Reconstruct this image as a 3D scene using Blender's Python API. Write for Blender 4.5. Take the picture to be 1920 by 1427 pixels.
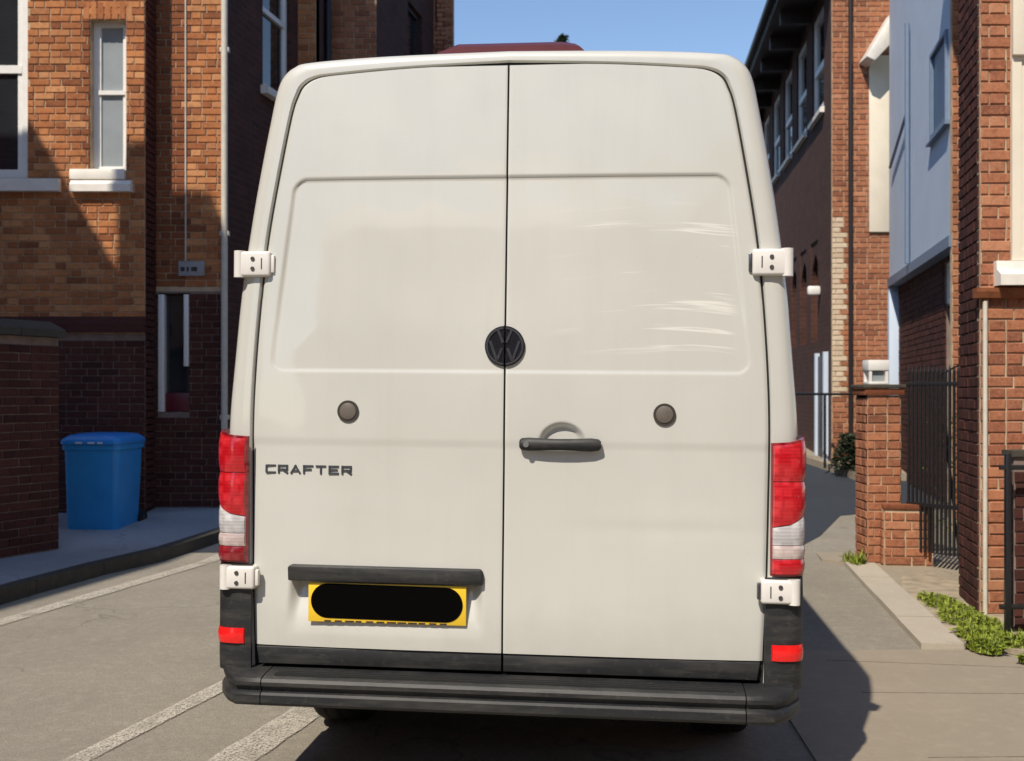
import bpy, bmesh, math, random
from mathutils import Vector, Matrix
random.seed(7)
for o in list(bpy.data.objects): bpy.data.objects.remove(o)
scene = bpy.context.scene
col = scene.collection
R = math.radians

# ------------------------------------------------------------------ camera, sky, sun
F, UH, VH, EYE = 2120.0, 960.0, 735.0, 1.5
cam = bpy.data.cameras.new('camera'); cam_o = bpy.data.objects.new('camera', cam); col.objects.link(cam_o)
cam.sensor_fit = 'HORIZONTAL'; cam.sensor_width = 36.0; cam.lens = 36.0 * F / 1920.0
cam.shift_y = (VH - 713.5) / 1920.0; cam.clip_start = .05; cam.clip_end = 2000
cam_o.location = (0, 0, EYE); cam_o.rotation_euler = (R(90), 0, 0)
cam.dof.use_dof = True; cam.dof.focus_distance = 4.0; cam.dof.aperture_fstop = 5.0
scene.camera = cam_o
SUN_EL, SUN_AZ = R(50), R(28)          # azimuth: to the left of straight behind the camera
sd = Vector((-math.sin(SUN_AZ) * math.cos(SUN_EL), -math.cos(SUN_AZ) * math.cos(SUN_EL), math.sin(SUN_EL)))
w = bpy.data.worlds.new('World'); scene.world = w; w.use_nodes = True
nt = w.node_tree; nt.nodes.clear()
sky = nt.nodes.new('ShaderNodeTexSky'); sky.sky_type = 'NISHITA'; sky.sun_disc = False
sky.sun_elevation = SUN_EL; sky.sun_rotation = math.atan2(sd.x, sd.y)
sky.altitude = 0; sky.air_density = 1.0; sky.dust_density = .1; sky.ozone_density = 2.5
bg = nt.nodes.new('ShaderNodeBackground'); bg.inputs['Strength'].default_value = .15
wo = nt.nodes.new('ShaderNodeOutputWorld')
nt.links.new(sky.outputs[0], bg.inputs[0]); nt.links.new(bg.outputs[0], wo.inputs[0])
sun = bpy.data.lights.new('sun', 'SUN'); sun.energy = 4.6; sun.angle = R(.6); sun.color = (1, .90, .76)
sun_o = bpy.data.objects.new('sun', sun); col.objects.link(sun_o)
sun_o.rotation_euler = (-sd).to_track_quat('-Z', 'Y').to_euler(); sun_o.location = sd * 30
vs = scene.view_settings; vs.view_transform = 'Standard'; vs.look = 'None'; vs.exposure = .12; vs.gamma = 1

# ------------------------------------------------------------------ materials
def new_mat(name):
    m = bpy.data.materials.new(name); m.use_nodes = True
    n = m.node_tree; b = n.nodes['Principled BSDF']
    return m, n, b
def N(n, t, **kw):
    x = n.nodes.new(t)
    for k, v in kw.items(): setattr(x, k, v)
    return x
def noise(n, vec, scale, detail=4, rough=.55):
    x = N(n, 'ShaderNodeTexNoise'); x.inputs['Scale'].default_value = scale
    x.inputs['Detail'].default_value = detail; x.inputs['Roughness'].default_value = rough
    if vec: n.links.new(vec, x.inputs['Vector'])
    return x.outputs['Fac']
def ramp(n, fac, stops):
    r = N(n, 'ShaderNodeValToRGB'); e = r.color_ramp.elements
    while len(e) > 1: e.remove(e[-1])
    e[0].position = stops[0][0]; e[0].color = (*stops[0][1], 1)
    for p, c in stops[1:]:
        k = e.new(p); k.color = (*c, 1)
    n.links.new(fac, r.inputs['Fac']); return r.outputs['Color']
def mixc(n, fac, a, b, mode='MIX'):
    x = N(n, 'ShaderNodeMix', data_type='RGBA', blend_type=mode)
    for s, v in ((x.inputs[0], fac), (x.inputs[6], a), (x.inputs[7], b)):
        if hasattr(v, 'is_linked') or hasattr(v, 'links'): n.links.new(v, s)
        elif isinstance(v, (int, float)): s.default_value = v
        else: s.default_value = (*v, 1)
    return x.outputs[2]
def math_n(n, op, a, b=None):
    x = N(n, 'ShaderNodeMath', operation=op)
    for i, v in enumerate((a, b)):
        if v is None: continue
        if isinstance(v, (int, float)): x.inputs[i].default_value = v
        else: n.links.new(v, x.inputs[i])
    return x.outputs[0]
def bump(n, b, h, strength=.3, dist=.01):
    x = N(n, 'ShaderNodeBump'); x.inputs['Strength'].default_value = strength; x.inputs['Distance'].default_value = dist
    n.links.new(h, x.inputs['Height']); n.links.new(x.outputs[0], b.inputs['Normal'])
def pos(n): return N(n, 'ShaderNodeNewGeometry').outputs['Position']
def simple(name, c, rough=.5, metal=0, vary=.12, scale=14, coat=0, bmp=0, spec=.5):
    m, n, b = new_mat(name)
    f = noise(n, pos(n), scale, 5)
    n.links.new(ramp(n, f, [(.25, tuple(x * (1 - vary) for x in c)), (.75, tuple(min(1, x * (1 + vary)) for x in c))]), b.inputs['Base Color'])
    b.inputs['Roughness'].default_value = rough; b.inputs['Metallic'].default_value = metal
    b.inputs['Coat Weight'].default_value = coat; b.inputs['Coat Roughness'].default_value = .08
    b.inputs['Specular IOR Level'].default_value = spec
    if bmp: bump(n, b, noise(n, pos(n), scale * 8, 3), bmp, .004)
    return m
def brick_mat(name, cols, stain=.5):
    m, n, b = new_mat(name)
    oi = N(n, 'ShaderNodeObjectInfo'); ge = N(n, 'ShaderNodeNewGeometry')
    r = math_n(n, 'FRACT', math_n(n, 'ADD', oi.outputs['Random'], ge.outputs['Random Per Island']))
    c = ramp(n, r, [(i / (len(cols) - 1), k) for i, k in enumerate(cols)])
    p = ge.outputs['Position']
    c = mixc(n, ramp(n, noise(n, p, 2.2, 5), [(.42, (0, 0, 0)), (.75, (stain,) * 3)]), c, tuple(x * .4 for x in cols[0]))
    c = mixc(n, ramp(n, noise(n, p, 55, 4), [(.3, (0, 0, 0)), (.8, (.45,) * 3)]), c, tuple(min(1, x * 1.35) for x in cols[-1]))
    c = mixc(n, ramp(n, noise(n, p, 23, 6, .7), [(.5, (0, 0, 0)), (.72, (.5,) * 3)]), c, tuple(x * .5 for x in cols[0]))
    n.links.new(c, b.inputs['Base Color']); b.inputs['Roughness'].default_value = .88
    b.inputs['Specular IOR Level'].default_value = .25
    bump(n, b, noise(n, p, 120, 4, .7), .6, .004)
    return m
def brick_tex(name, c1, c2, mortar, scale=1.0):
    """a wall too far or too hidden for single bricks: object space, x along the wall"""
    m, n, b = new_mat(name)
    tc = N(n, 'ShaderNodeTexCoord'); sp = N(n, 'ShaderNodeSeparateXYZ'); n.links.new(tc.outputs['Object'], sp.inputs[0])
    cb = N(n, 'ShaderNodeCombineXYZ'); n.links.new(math_n(n, 'ADD', sp.outputs[0], sp.outputs[1]), cb.inputs[0]); n.links.new(sp.outputs[2], cb.inputs[1])
    t = N(n, 'ShaderNodeTexBrick'); n.links.new(cb.outputs[0], t.inputs['Vector'])
    t.inputs['Scale'].default_value = 1; t.inputs['Brick Width'].default_value = .225; t.inputs['Row Height'].default_value = .075
    t.inputs['Mortar Size'].default_value = .006; t.inputs['Mortar Smooth'].default_value = .2; t.inputs['Bias'].default_value = 0
    for k, v in (('Color1', c1), ('Color2', c2), ('Mortar', mortar)): t.inputs[k].default_value = (*v, 1)
    f = noise(n, tc.outputs['Object'], 3, 6)
    c = mixc(n, ramp(n, f, [(.4, (0, 0, 0)), (.7, (.6,) * 3)]), t.outputs['Color'], tuple(x * .45 for x in c1))
    n.links.new(c, b.inputs['Base Color']); b.inputs['Roughness'].default_value = .9
    bump(n, b, t.outputs['Fac'], -.6, .008)
    return m
M = {}
M['brick_orange'] = brick_mat('brick_orange', [(.16, .055, .028), (.41, .155, .06), (.52, .22, .085), (.27, .092, .04), (.61, .31, .14), (.45, .17, .064)], .42)
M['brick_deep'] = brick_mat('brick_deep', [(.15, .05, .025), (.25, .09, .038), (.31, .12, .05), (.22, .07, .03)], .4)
M['brick_red'] = brick_mat('brick_red', [(.17, .055, .033), (.36, .135, .068), (.43, .175, .09), (.27, .088, .048), (.50, .235, .13)], .5)
M['brick_plum_shade'] = brick_mat('brick_plum_shade', [(.05, .019, .016), (.085, .029, .023), (.105, .037, .028), (.065, .023, .019)], .4)  # plum brick, also used as the shaded copy of lit brick
M['brick_sunlit'] = brick_mat('brick_sunlit', [(.62, .5, .36), (.72, .6, .45), (.55, .42, .3)], .2)
M['mortar'] = simple('mortar', (.48, .37, .25), .95, vary=.3, scale=9, bmp=.4)
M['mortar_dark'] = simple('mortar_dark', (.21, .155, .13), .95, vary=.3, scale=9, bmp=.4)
M['walltex'] = brick_tex('brickwork_orange', (.34, .14, .06), (.25, .09, .04), (.4, .3, .2))
M['walltex_shade'] = brick_tex('brickwork_shade', (.085, .027, .017), (.055, .018, .012), (.085, .05, .038))  # street-facing walls: their shade is put into the brick colour
M['white_paint'] = simple('white_paint', (.80, .79, .76), .35, vary=.05)
M['stone_white'] = simple('painted_stone', (.78, .75, .68), .6, vary=.10, scale=7, bmp=.2)
M['cream'] = simple('cream_render', (.80, .73, .60), .7, vary=.06, scale=4, bmp=.2)
M['render_shade'] = simple('shade_blue_render', (.56, .66, .80), .75, vary=.05, scale=2.5, bmp=.2)  # bluish cast of the shade is put into the render colour
M['blue_trim'] = simple('blue_grey_trim', (.16, .22, .32), .5, vary=.08)
M['slate'] = simple('roof_slate', (.06, .055, .06), .6, vary=.3, scale=6, bmp=.4)
M['timber_dark'] = simple('dark_timber', (.035, .025, .022), .5, vary=.3)
M['iron'] = simple('black_iron', (.012, .012, .014), .38, vary=.2, scale=40, spec=.6)
M['plastic'] = simple('black_plastic', (.022, .023, .026), .5, vary=.25, scale=6, bmp=.12)
M['rubber'] = simple('rubber', (.012, .012, .012), .85, vary=.3, scale=30, bmp=.3)
M['steel'] = simple('steel_rim', (.35, .35, .36), .4, metal=.8, vary=.1)
M['under'] = simple('underbody', (.008, .008, .009), .9, vary=.3)
M['dark_red'] = simple('dark_red_paint', (.10, .012, .016), .4)
M['red_door'] = simple('red_panel', (.12, .01, .016), .4)
M['yellow'] = simple('plate_yellow', (.85, .56, .035), .35, vary=.04)
M['black_tape'] = simple('matt_black', (.0015, .0015, .0015), .95, vary=.1, spec=.05)
M['grey_cap'] = simple('grey_brown_cap', (.13, .11, .092), .5, vary=.15, scale=60)
M['cap_dark'] = simple('cap_rim', (.04, .034, .028), .5)
M['chrome_dark'] = simple('dark_chrome', (.16, .16, .175), .3, metal=.9, vary=.2, scale=60)
M['emblem'] = simple('emblem_black', (.012, .013, .018), .22, vary=.3, scale=60, coat=.5)
M['letter'] = simple('letter_grey', (.10, .105, .12), .3, metal=.6, vary=.2, scale=60)
M['hinge'] = simple('hinge_white', (.74, .72, .68), .35, vary=.05, coat=.3)
M['bolt'] = simple('bolt', (.05, .045, .04), .6)
M['lens_red'] = simple('red_lens', (.62, .004, .012), .12, vary=.15, scale=45, coat=1)
M['lens_dark'] = simple('dark_red_lens', (.22, .004, .01), .15, vary=.3, scale=45, coat=1)
M['lens_clear'] = simple('clear_lens', (.70, .70, .72), .12, vary=.12, scale=50, coat=1)
M['lens_amber'] = simple('amber_lens', (.74, .50, .38), .15, vary=.25, scale=50, coat=1)
M['reflector'] = simple('red_reflector', (.80, .012, .012), .2, vary=.1, scale=60, coat=.6)
M['bin_blue'] = simple('bin_blue', (.03, .30, .72), .38, vary=.10, scale=5)
M['bin_lid'] = simple('bin_lid_blue', (.03, .27, .75), .32, vary=.08, scale=5)
M['sticker'] = simple('white_sticker', (.8, .8, .8), .5)
M['glass_dark'] = simple('dark_glass', (.02, .024, .028), .04, vary=.3, scale=1.5, spec=.9)
M['glass_grey'] = simple('net_curtain_glass', (.30, .34, .36), .12, vary=.12, scale=3, spec=.8)
M['glass_blue'] = simple('blue_glass', (.015, .055, .13), .35, vary=.3, scale=2, spec=.3)
M['glass_tan'] = simple('tan_reflection_glass', (.26, .17, .09), .2, vary=.2, scale=4)  # tan reflection is put into the pane colour
M['pipe_cream'] = simple('cream_pipe', (.60, .56, .48), .5)
M['pipe_black'] = simple('black_pipe', (.015, .015, .017), .45)
M['bark'] = simple('bark', (.07, .05, .035), .9, vary=.3, scale=20, bmp=.5)
M['soil_joint'] = simple('joint_dirt', (.16, .13, .10), .95, vary=.4, scale=30)
M['soil'] = simple('soil', (.34, .28, .2), .95, vary=.35, scale=9, bmp=.6)

def plastic_mat():
    m, n, b = new_mat('weathered_plastic'); p = pos(n)
    mp = N(n, 'ShaderNodeMapping'); mp.inputs['Scale'].default_value = (3, 3, 22); n.links.new(p, mp.inputs[0])
    d = noise(n, mp.outputs[0], 1.0, 6, .7)
    c = mixc(n, ramp(n, d, [(.45, (0, 0, 0)), (.75, (.6,) * 3)]), (.013, .014, .016), (.085, .08, .07))
    c = mixc(n, ramp(n, noise(n, p, 40, 5, .7), [(.55, (0, 0, 0)), (.75, (.35,) * 3)]), c, (.10, .095, .085))
    n.links.new(c, b.inputs['Base Color']); b.inputs['Roughness'].default_value = .55
    bump(n, b, noise(n, p, 500, 2), .25, .002)
    return m
M['plastic'] = plastic_mat()
def lens_mat(name, c, dark):
    m, n, b = new_mat(name); p = pos(n)
    wv = N(n, 'ShaderNodeTexWave', bands_direction='Z'); wv.inputs['Scale'].default_value = 26; wv.inputs['Distortion'].default_value = .3; n.links.new(p, wv.inputs['Vector'])
    vo = N(n, 'ShaderNodeTexVoronoi', distance='CHEBYCHEV'); vo.inputs['Scale'].default_value = 28; vo.inputs['Randomness'].default_value = .55; n.links.new(p, vo.inputs['Vector'])
    k = mixc(n, math_n(n, 'MULTIPLY', wv.outputs['Fac'], .35), c, dark)
    k = mixc(n, ramp(n, vo.outputs['Distance'], [(.15, (.45,) * 3), (.5, (0, 0, 0))]), k, tuple(min(1, x * 1.7 + .05) for x in c))
    n.links.new(k, b.inputs['Base Color']); b.inputs['Roughness'].default_value = .25
    b.inputs['Coat Weight'].default_value = 1; b.inputs['Coat Roughness'].default_value = .03
    return m
M['lens_red'] = lens_mat('red_lens', (.50, .004, .012), (.20, .002, .006))
M['lens_dark'] = lens_mat('dark_red_lens', (.22, .004, .01), (.1, .002, .005))
M['lens_clear'] = lens_mat('clear_lens', (.50, .49, .50), (.25, .22, .23))
M['lens_amber'] = lens_mat('amber_lens', (.50, .42, .40), (.34, .20, .19))
def paint_mat():
    m, n, b = new_mat('van_paint')
    p = pos(n)
    c = ramp(n, noise(n, p, 1.6, 3), [(.3, (.555, .558, .515)), (.7, (.59, .593, .552))])
    # road film: faint vertical grime, heavier low down where spray reaches
    tc = N(n, 'ShaderNodeTexCoord'); sp = N(n, 'ShaderNodeSeparateXYZ'); n.links.new(tc.outputs['Object'], sp.inputs[0])
    mp = N(n, 'ShaderNodeMapping'); mp.inputs['Scale'].default_value = (14, 14, 1.2); n.links.new(tc.outputs['Object'], mp.inputs[0])
    g = noise(n, mp.outputs[0], 1.0, 6, .65)
    c = mixc(n, ramp(n, g, [(.5, (0, 0, 0)), (.85, (.10,) * 3)]), c, (.36, .33, .28))
    lowm = N(n, 'ShaderNodeMapRange', interpolation_type='SMOOTHSTEP'); n.links.new(math_n(n, 'ADD', sp.outputs[2], math_n(n, 'MULTIPLY', noise(n, tc.outputs['Object'], 6, 5), .5)), lowm.inputs[0])
    lowm.inputs[1].default_value = .78; lowm.inputs[2].default_value = 1.02; lowm.inputs[3].default_value = .16; lowm.inputs[4].default_value = 0
    c = mixc(n, lowm.outputs[0], c, (.33, .30, .25))
    spk = ramp(n, noise(n, p, 150, 2, .5), [(.70, (0, 0, 0)), (.78, (.25,) * 3)])
    c = mixc(n, spk, c, (.25, .22, .18))
    n.links.new(c, b.inputs['Base Color'])
    b.inputs['Coat Weight'].default_value = 1; b.inputs['Coat Roughness'].default_value = .05
    n.links.new(ramp(n, noise(n, p, 5, 5), [(.3, (.30,) * 3), (.75, (.48,) * 3)]), b.inputs['Roughness'])
    return m
M['van'] = paint_mat()
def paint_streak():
    """same paint with the glint on wipe marks painted in pale on the upper right panel"""
    m = M['van'].copy(); m.name = 'van_paint_glint'; n = m.node_tree; b = n.nodes['Principled BSDF']
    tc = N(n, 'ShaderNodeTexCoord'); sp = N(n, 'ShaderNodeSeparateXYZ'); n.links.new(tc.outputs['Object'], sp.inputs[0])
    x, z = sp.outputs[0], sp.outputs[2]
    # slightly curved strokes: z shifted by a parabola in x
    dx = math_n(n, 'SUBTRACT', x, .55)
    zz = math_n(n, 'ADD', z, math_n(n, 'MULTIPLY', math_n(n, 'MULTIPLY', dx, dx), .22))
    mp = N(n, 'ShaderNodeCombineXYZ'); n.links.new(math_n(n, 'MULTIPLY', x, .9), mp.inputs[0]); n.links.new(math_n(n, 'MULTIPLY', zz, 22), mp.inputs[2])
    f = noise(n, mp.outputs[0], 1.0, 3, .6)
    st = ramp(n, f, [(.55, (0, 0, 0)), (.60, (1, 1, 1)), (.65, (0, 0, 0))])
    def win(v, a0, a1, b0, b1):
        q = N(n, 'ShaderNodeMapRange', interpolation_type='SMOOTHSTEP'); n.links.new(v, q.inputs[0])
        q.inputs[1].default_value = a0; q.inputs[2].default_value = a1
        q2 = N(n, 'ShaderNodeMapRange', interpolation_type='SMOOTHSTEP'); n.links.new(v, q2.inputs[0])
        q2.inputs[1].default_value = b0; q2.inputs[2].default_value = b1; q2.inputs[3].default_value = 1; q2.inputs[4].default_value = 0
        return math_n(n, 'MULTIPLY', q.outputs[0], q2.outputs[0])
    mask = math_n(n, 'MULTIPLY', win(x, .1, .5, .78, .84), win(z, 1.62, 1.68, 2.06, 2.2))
    k = math_n(n, 'MULTIPLY', math_n(n, 'MULTIPLY', st, mask), .6)  # pale strokes carry the sun glint along the wipe marks
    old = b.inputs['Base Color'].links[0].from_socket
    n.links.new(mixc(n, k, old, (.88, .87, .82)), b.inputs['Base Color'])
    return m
M['van_wipe_glint'] = paint_streak()

def asphalt(name, c, patch=.25, grain=1.0, spec=.3):
    m, n, b = new_mat(name); p = pos(n)
    a = noise(n, p, 330, 2, .8)
    k = ramp(n, a, [(.28, tuple(x * (1 - .55 * grain) for x in c)), (.5, c), (.74, tuple(x * (1 + .6 * grain) for x in c))])
    k = mixc(n, ramp(n, noise(n, p, 110, 3, .7), [(.35, (.35 * grain,) * 3), (.5, (0, 0, 0))]), k, tuple(x * .5 for x in c))
    k = mixc(n, ramp(n, noise(n, p, 75, 2, .6), [(.62, (0, 0, 0)), (.72, (.5 * grain,) * 3)]), k, tuple(min(1, x * 1.7) for x in c))
    k = mixc(n, ramp(n, noise(n, p, .9, 6, .6), [(.4, (0, 0, 0)), (.7, (patch,) * 3)]), k, tuple(x * .55 for x in c))
    k = mixc(n, ramp(n, noise(n, p, 12, 6, .7), [(.5, (0, 0, 0)), (.8, (patch * 1.3,) * 3)]), k, tuple(min(1, x * 1.5) for x in c))
    vo = N(n, 'ShaderNodeTexVoronoi', feature='DISTANCE_TO_EDGE'); vo.inputs['Scale'].default_value = .55
    wp = N(n, 'ShaderNodeVectorMath', operation='ADD'); n.links.new(p, wp.inputs[0])
    nv = N(n, 'ShaderNodeTexNoise'); nv.inputs['Scale'].default_value = 2.5; n.links.new(p, nv.inputs['Vector']); n.links.new(nv.outputs['Color'], wp.inputs[1])
    n.links.new(wp.outputs[0], vo.inputs['Vector'])
    crack = math_n(n, 'MULTIPLY', ramp(n, vo.outputs['Distance'], [(0, (1, 1, 1)), (.009, (0, 0, 0))]), math_n(n, 'GREATER_THAN', noise(n, p, .35, 2), .52))
    k = mixc(n, math_n(n, 'MULTIPLY', crack, .45), k, tuple(x * .3 for x in c))
    n.links.new(k, b.inputs['Base Color']); b.inputs['Roughness'].default_value = .88; b.inputs['Specular IOR Level'].default_value = spec
    bump(n, b, a, .7, .006)
    return m
M['asphalt'] = asphalt('worn_asphalt', (.30, .272, .222), .38, 1.1)
M['asphalt_shade'] = asphalt('shaded_asphalt', (.04, .048, .062), .3)  # asphalt darkened and blued for the shade further up the road
M['pave'] = asphalt('pavement_tarmac', (.34, .35, .37), .3, .5)
M['concrete'] = asphalt('pale_concrete', (.345, .295, .225), .25, .35)
M['kerb_dark'] = asphalt('dirty_kerb', (.085, .075, .06), .5, .7)
M['kerb_pale'] = asphalt('pale_kerb', (.50, .445, .36), .2, .3)
M['ground'] = asphalt('ground_earth', (.2, .18, .14), .3)
def road_paint():
    m, n, b = new_mat('worn_road_paint'); p = pos(n)
    c = ramp(n, noise(n, p, 60, 5), [(.3, (.44, .40, .33)), (.7, (.62, .58, .50))])
    n.links.new(c, b.inputs['Base Color']); b.inputs['Roughness'].default_value = .8
    mk = math_n(n, 'MULTIPLY', ramp(n, noise(n, p, 90, 6, .8), [(.41, (0, 0, 0)), (.53, (.95, .95, .95))]), ramp(n, noise(n, p, 4, 3), [(.25, (.25,) * 3), (.5, (1, 1, 1))]))
    n.links.new(mk, b.inputs['Alpha'])
    bump(n, b, noise(n, p, 200, 2), .5, .004)
    return m
M['paint_line'] = road_paint()
def leaf_mat(name, c):
    m, n, b = new_mat(name); ge = N(n, 'ShaderNodeNewGeometry')
    n.links.new(ramp(n, ge.outputs['Random Per Island'], [(0, tuple(x * .5 for x in c)), (.6, c), (1, tuple(x * 1.6 for x in c))]), b.inputs['Base Color'])
    b.inputs['Roughness'].default_value = .6
    b.inputs['Subsurface Weight'].default_value = 0
    return m
M['grass'] = leaf_mat('weed_green', (.19, .24, .02))
M['leaf'] = leaf_mat('dark_leaf', (.035, .06, .02))
M['leaf_bush'] = leaf_mat('bush_leaf', (.02, .035, .014))  # darker green for the shrub leaves

# ------------------------------------------------------------------ mesh helpers
def link(o, parent=None):
    col.objects.link(o)
    if parent is not None: o.parent = parent
    return o
def mesh_obj(name, verts, faces, mat, parent=None, loc=(0, 0, 0), rz=0, smooth=False):
    me = bpy.data.meshes.new(name); me.from_pydata(verts, [], faces); me.update()
    if mat is not None: me.materials.append(mat)
    if smooth:
        for p in me.polygons: p.use_smooth = True
    o = bpy.data.objects.new(name, me); o.location = loc; o.rotation_euler = (0, 0, rz)
    return link(o, parent)
def bm_obj(name, bm, mat, parent=None, loc=(0, 0, 0), rz=0, smooth=False, sharp=None):
    me = bpy.data.meshes.new(name); bmesh.ops.recalc_face_normals(bm, faces=bm.faces[:]); bm.to_mesh(me); bm.free()
    me.materials.append(mat)
    if smooth:
        for p in me.polygons: p.use_smooth = True
        if sharp: me.set_sharp_from_angle(angle=R(sharp))
    o = bpy.data.objects.new(name, me); o.location = loc; o.rotation_euler = (0, 0, rz)
    return link(o, parent)
def add_box(bm, x0, x1, y0, y1, z0, z1, bevel=0, seg=2):
    r = bmesh.ops.create_cube(bm, size=1)
    vs = r['verts']
    for v in vs: v.co = Vector(((x0 + x1) / 2 + v.co.x * (x1 - x0), (y0 + y1) / 2 + v.co.y * (y1 - y0), (z0 + z1) / 2 + v.co.z * (z1 - z0)))
    if bevel:
        es = list({e for v in vs for e in v.link_edges})
        bmesh.ops.bevel(bm, geom=es, offset=bevel, segments=seg, affect='EDGES', profile=.5)
def box(name, b6, mat, parent=None, bevel=0, loc=(0, 0, 0), rz=0, seg=2):
    bm = bmesh.new(); add_box(bm, *b6, bevel=bevel, seg=seg)
    return bm_obj(name, bm, mat, parent, loc, rz, smooth=bevel > 0, sharp=40)
def add_cyl(bm, p, q, r0, r1=None, seg=16, cap=True):
    p, q = Vector(p), Vector(q); d = q - p
    r1 = r0 if r1 is None else r1
    m = Matrix.Translation((p + q) / 2) @ d.to_track_quat('Z', 'Y').to_matrix().to_4x4()
    bmesh.ops.create_cone(bm, cap_ends=cap, segments=seg, radius1=r0, radius2=r1, depth=d.length, matrix=m)
def cyl(name, p, q, r, mat, parent=None, seg=16, r1=None, loc=(0, 0, 0), rz=0):
    bm = bmesh.new(); add_cyl(bm, p, q, r, r1, seg)
    return bm_obj(name, bm, mat, parent, loc, rz, smooth=True, sharp=40)
def poly_prism(name, pts, z0, z1, mat, parent=None, loc=(0, 0, 0)):
    """pts (x,y) counter-clockwise, extruded z0..z1 (z1 may be a function of (x,y))"""
    n = len(pts); zt = z1 if callable(z1) else (lambda x, y: z1); zb = z0 if callable(z0) else (lambda x, y: z0)
    v = [(x, y, zb(x, y)) for x, y in pts] + [(x, y, zt(x, y)) for x, y in pts]
    f = [tuple(range(n, 2 * n)), tuple(reversed(range(n)))] + [(i, (i + 1) % n, n + (i + 1) % n, n + i) for i in range(n)]
    return mesh_obj(name, v, f, mat, parent, loc)
def xz_prism(name, pts, y0, y1, mat, parent=None, loc=(0, 0, 0), rz=0, bevel=0):
    bm = bmesh.new(); a = [bm.verts.new((x, y0, z)) for x, z in pts]; b = [bm.verts.new((x, y1, z)) for x, z in pts]
    n = len(pts); bm.faces.new(a); bm.faces.new(list(reversed(b)))
    for i in range(n): bm.faces.new((a[i], b[i], b[(i + 1) % n], a[(i + 1) % n]))
    if bevel: bmesh.ops.bevel(bm, geom=bm.edges[:], offset=bevel, segments=2, affect='EDGES', profile=.5)
    return bm_obj(name, bm, mat, parent, loc, rz, smooth=bevel > 0, sharp=45)
def sweep_x(name, prof, x0, x1, mat, parent=None, loc=(0, 0, 0), rz=0):
    """profile list of (y,z), closed, swept along x"""
    n = len(prof); v = [(x0, y, z) for y, z in prof] + [(x1, y, z) for y, z in prof]
    f = [tuple(range(n)), tuple(reversed(range(n, 2 * n)))] + [(i, n + i, n + (i + 1) % n, (i + 1) % n) for i in range(n)]
    o = mesh_obj(name, v, f, mat, parent, loc, rz)
    bm = bmesh.new(); bm.from_mesh(o.data); bmesh.ops.recalc_face_normals(bm, faces=bm.faces[:]); bm.to_mesh(o.data); bm.free()
    return o
def thing(name, label, cat, loc=(0, 0, 0), rz=0, group=None):
    o = bpy.data.objects.new(name, None); o.empty_display_size = .2
    o.location = loc; o.rotation_euler = (0, 0, rz); link(o)
    o['label'] = label; o['category'] = cat
    if group: o['group'] = group
    return o
def tag(o, label, cat, group=None):
    o['label'] = label; o['category'] = cat
    if group: o['group'] = group
    return o
def struct(o): o['kind'] = 'structure'; return o
def px(u, v, Y): return Vector(((u - UH) * Y / F, Y, EYE - (v - VH) * Y / F))
def smooth01(t): t = max(0., min(1., t)); return t * t * (3 - 2 * t)

# ------------------------------------------------------------------ ground, road, pavements
def zr(y): return 0.0 if y < 10 else (.06 * (y - 10) if y < 25 else .9)
def ribbon(name, left, right, mat, dz, parent=None, step=.5):
    """sheet between two polylines (lists of (x,y) with equal y values per row)"""
    def at(pl, y):
        for (xa, ya), (xb, yb) in zip(pl, pl[1:]):
            if ya <= y <= yb: return xa + (xb - xa) * (y - ya) / (yb - ya)
        return pl[-1][0]
    y0, y1 = left[0][1], left[-1][1]; ys = []; y = y0
    while y < y1: ys.append(y); y += step
    ys.append(y1)
    v = []; f = []
    for y in ys: v += [(at(left, y), y, zr(y) + dz), (at(right, y), y, zr(y) + dz)]
    for i in range(len(ys) - 1): f.append((2 * i, 2 * i + 1, 2 * i + 3, 2 * i + 2))
    return mesh_obj(name, v, f, mat, parent)
g = struct(ribbon('ground', [(-400, -400), (-400, -200), (-400, 0), (-400, 10), (-400, 25), (-400, 600)], [(400, -400), (400, -200), (400, 0), (400, 10), (400, 25), (400, 600)], M['ground'], -.012, step=5))
KL = [(-5.2, -12), (-4.35, 3), (-3.95, 6), (-3.61, 7.98), (-3.42, 9.08), (-2.86, 10.71), (-2.35, 12.5), (-1.75, 15.5), (-.75, 19), (1.2, 28), (6, 50)]
KR = [(-.6 + 1.7, -12), (1.7, 3), (2.30, 6.0), (2.40, 6.6), (2.88, 9.78), (3.0, 11.6), (3.6, 13.6), (4.3, 15.2), (4.45, 17), (4.9, 21), (5.7, 28), (10, 50)]
struct(ribbon('road', [(x - .25, y) for x, y in KL], [(x + .8, y) for x, y in KR], M['asphalt'], -.004))
struct(ribbon('shaded_road', [(-3.05, 10.4), (-2.35, 12.5), (-1.75, 15.5), (-.75, 19), (1.2, 28), (6, 50)], [(2.55, 10.4), (3.05, 11.2), (3.6, 12.4), (8.2, 14.6), (8.4, 15.0), (10, 50)], M['asphalt_shade'], 0.0, step=.2))  # dark sheet stands in for the shade on the far road
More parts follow.
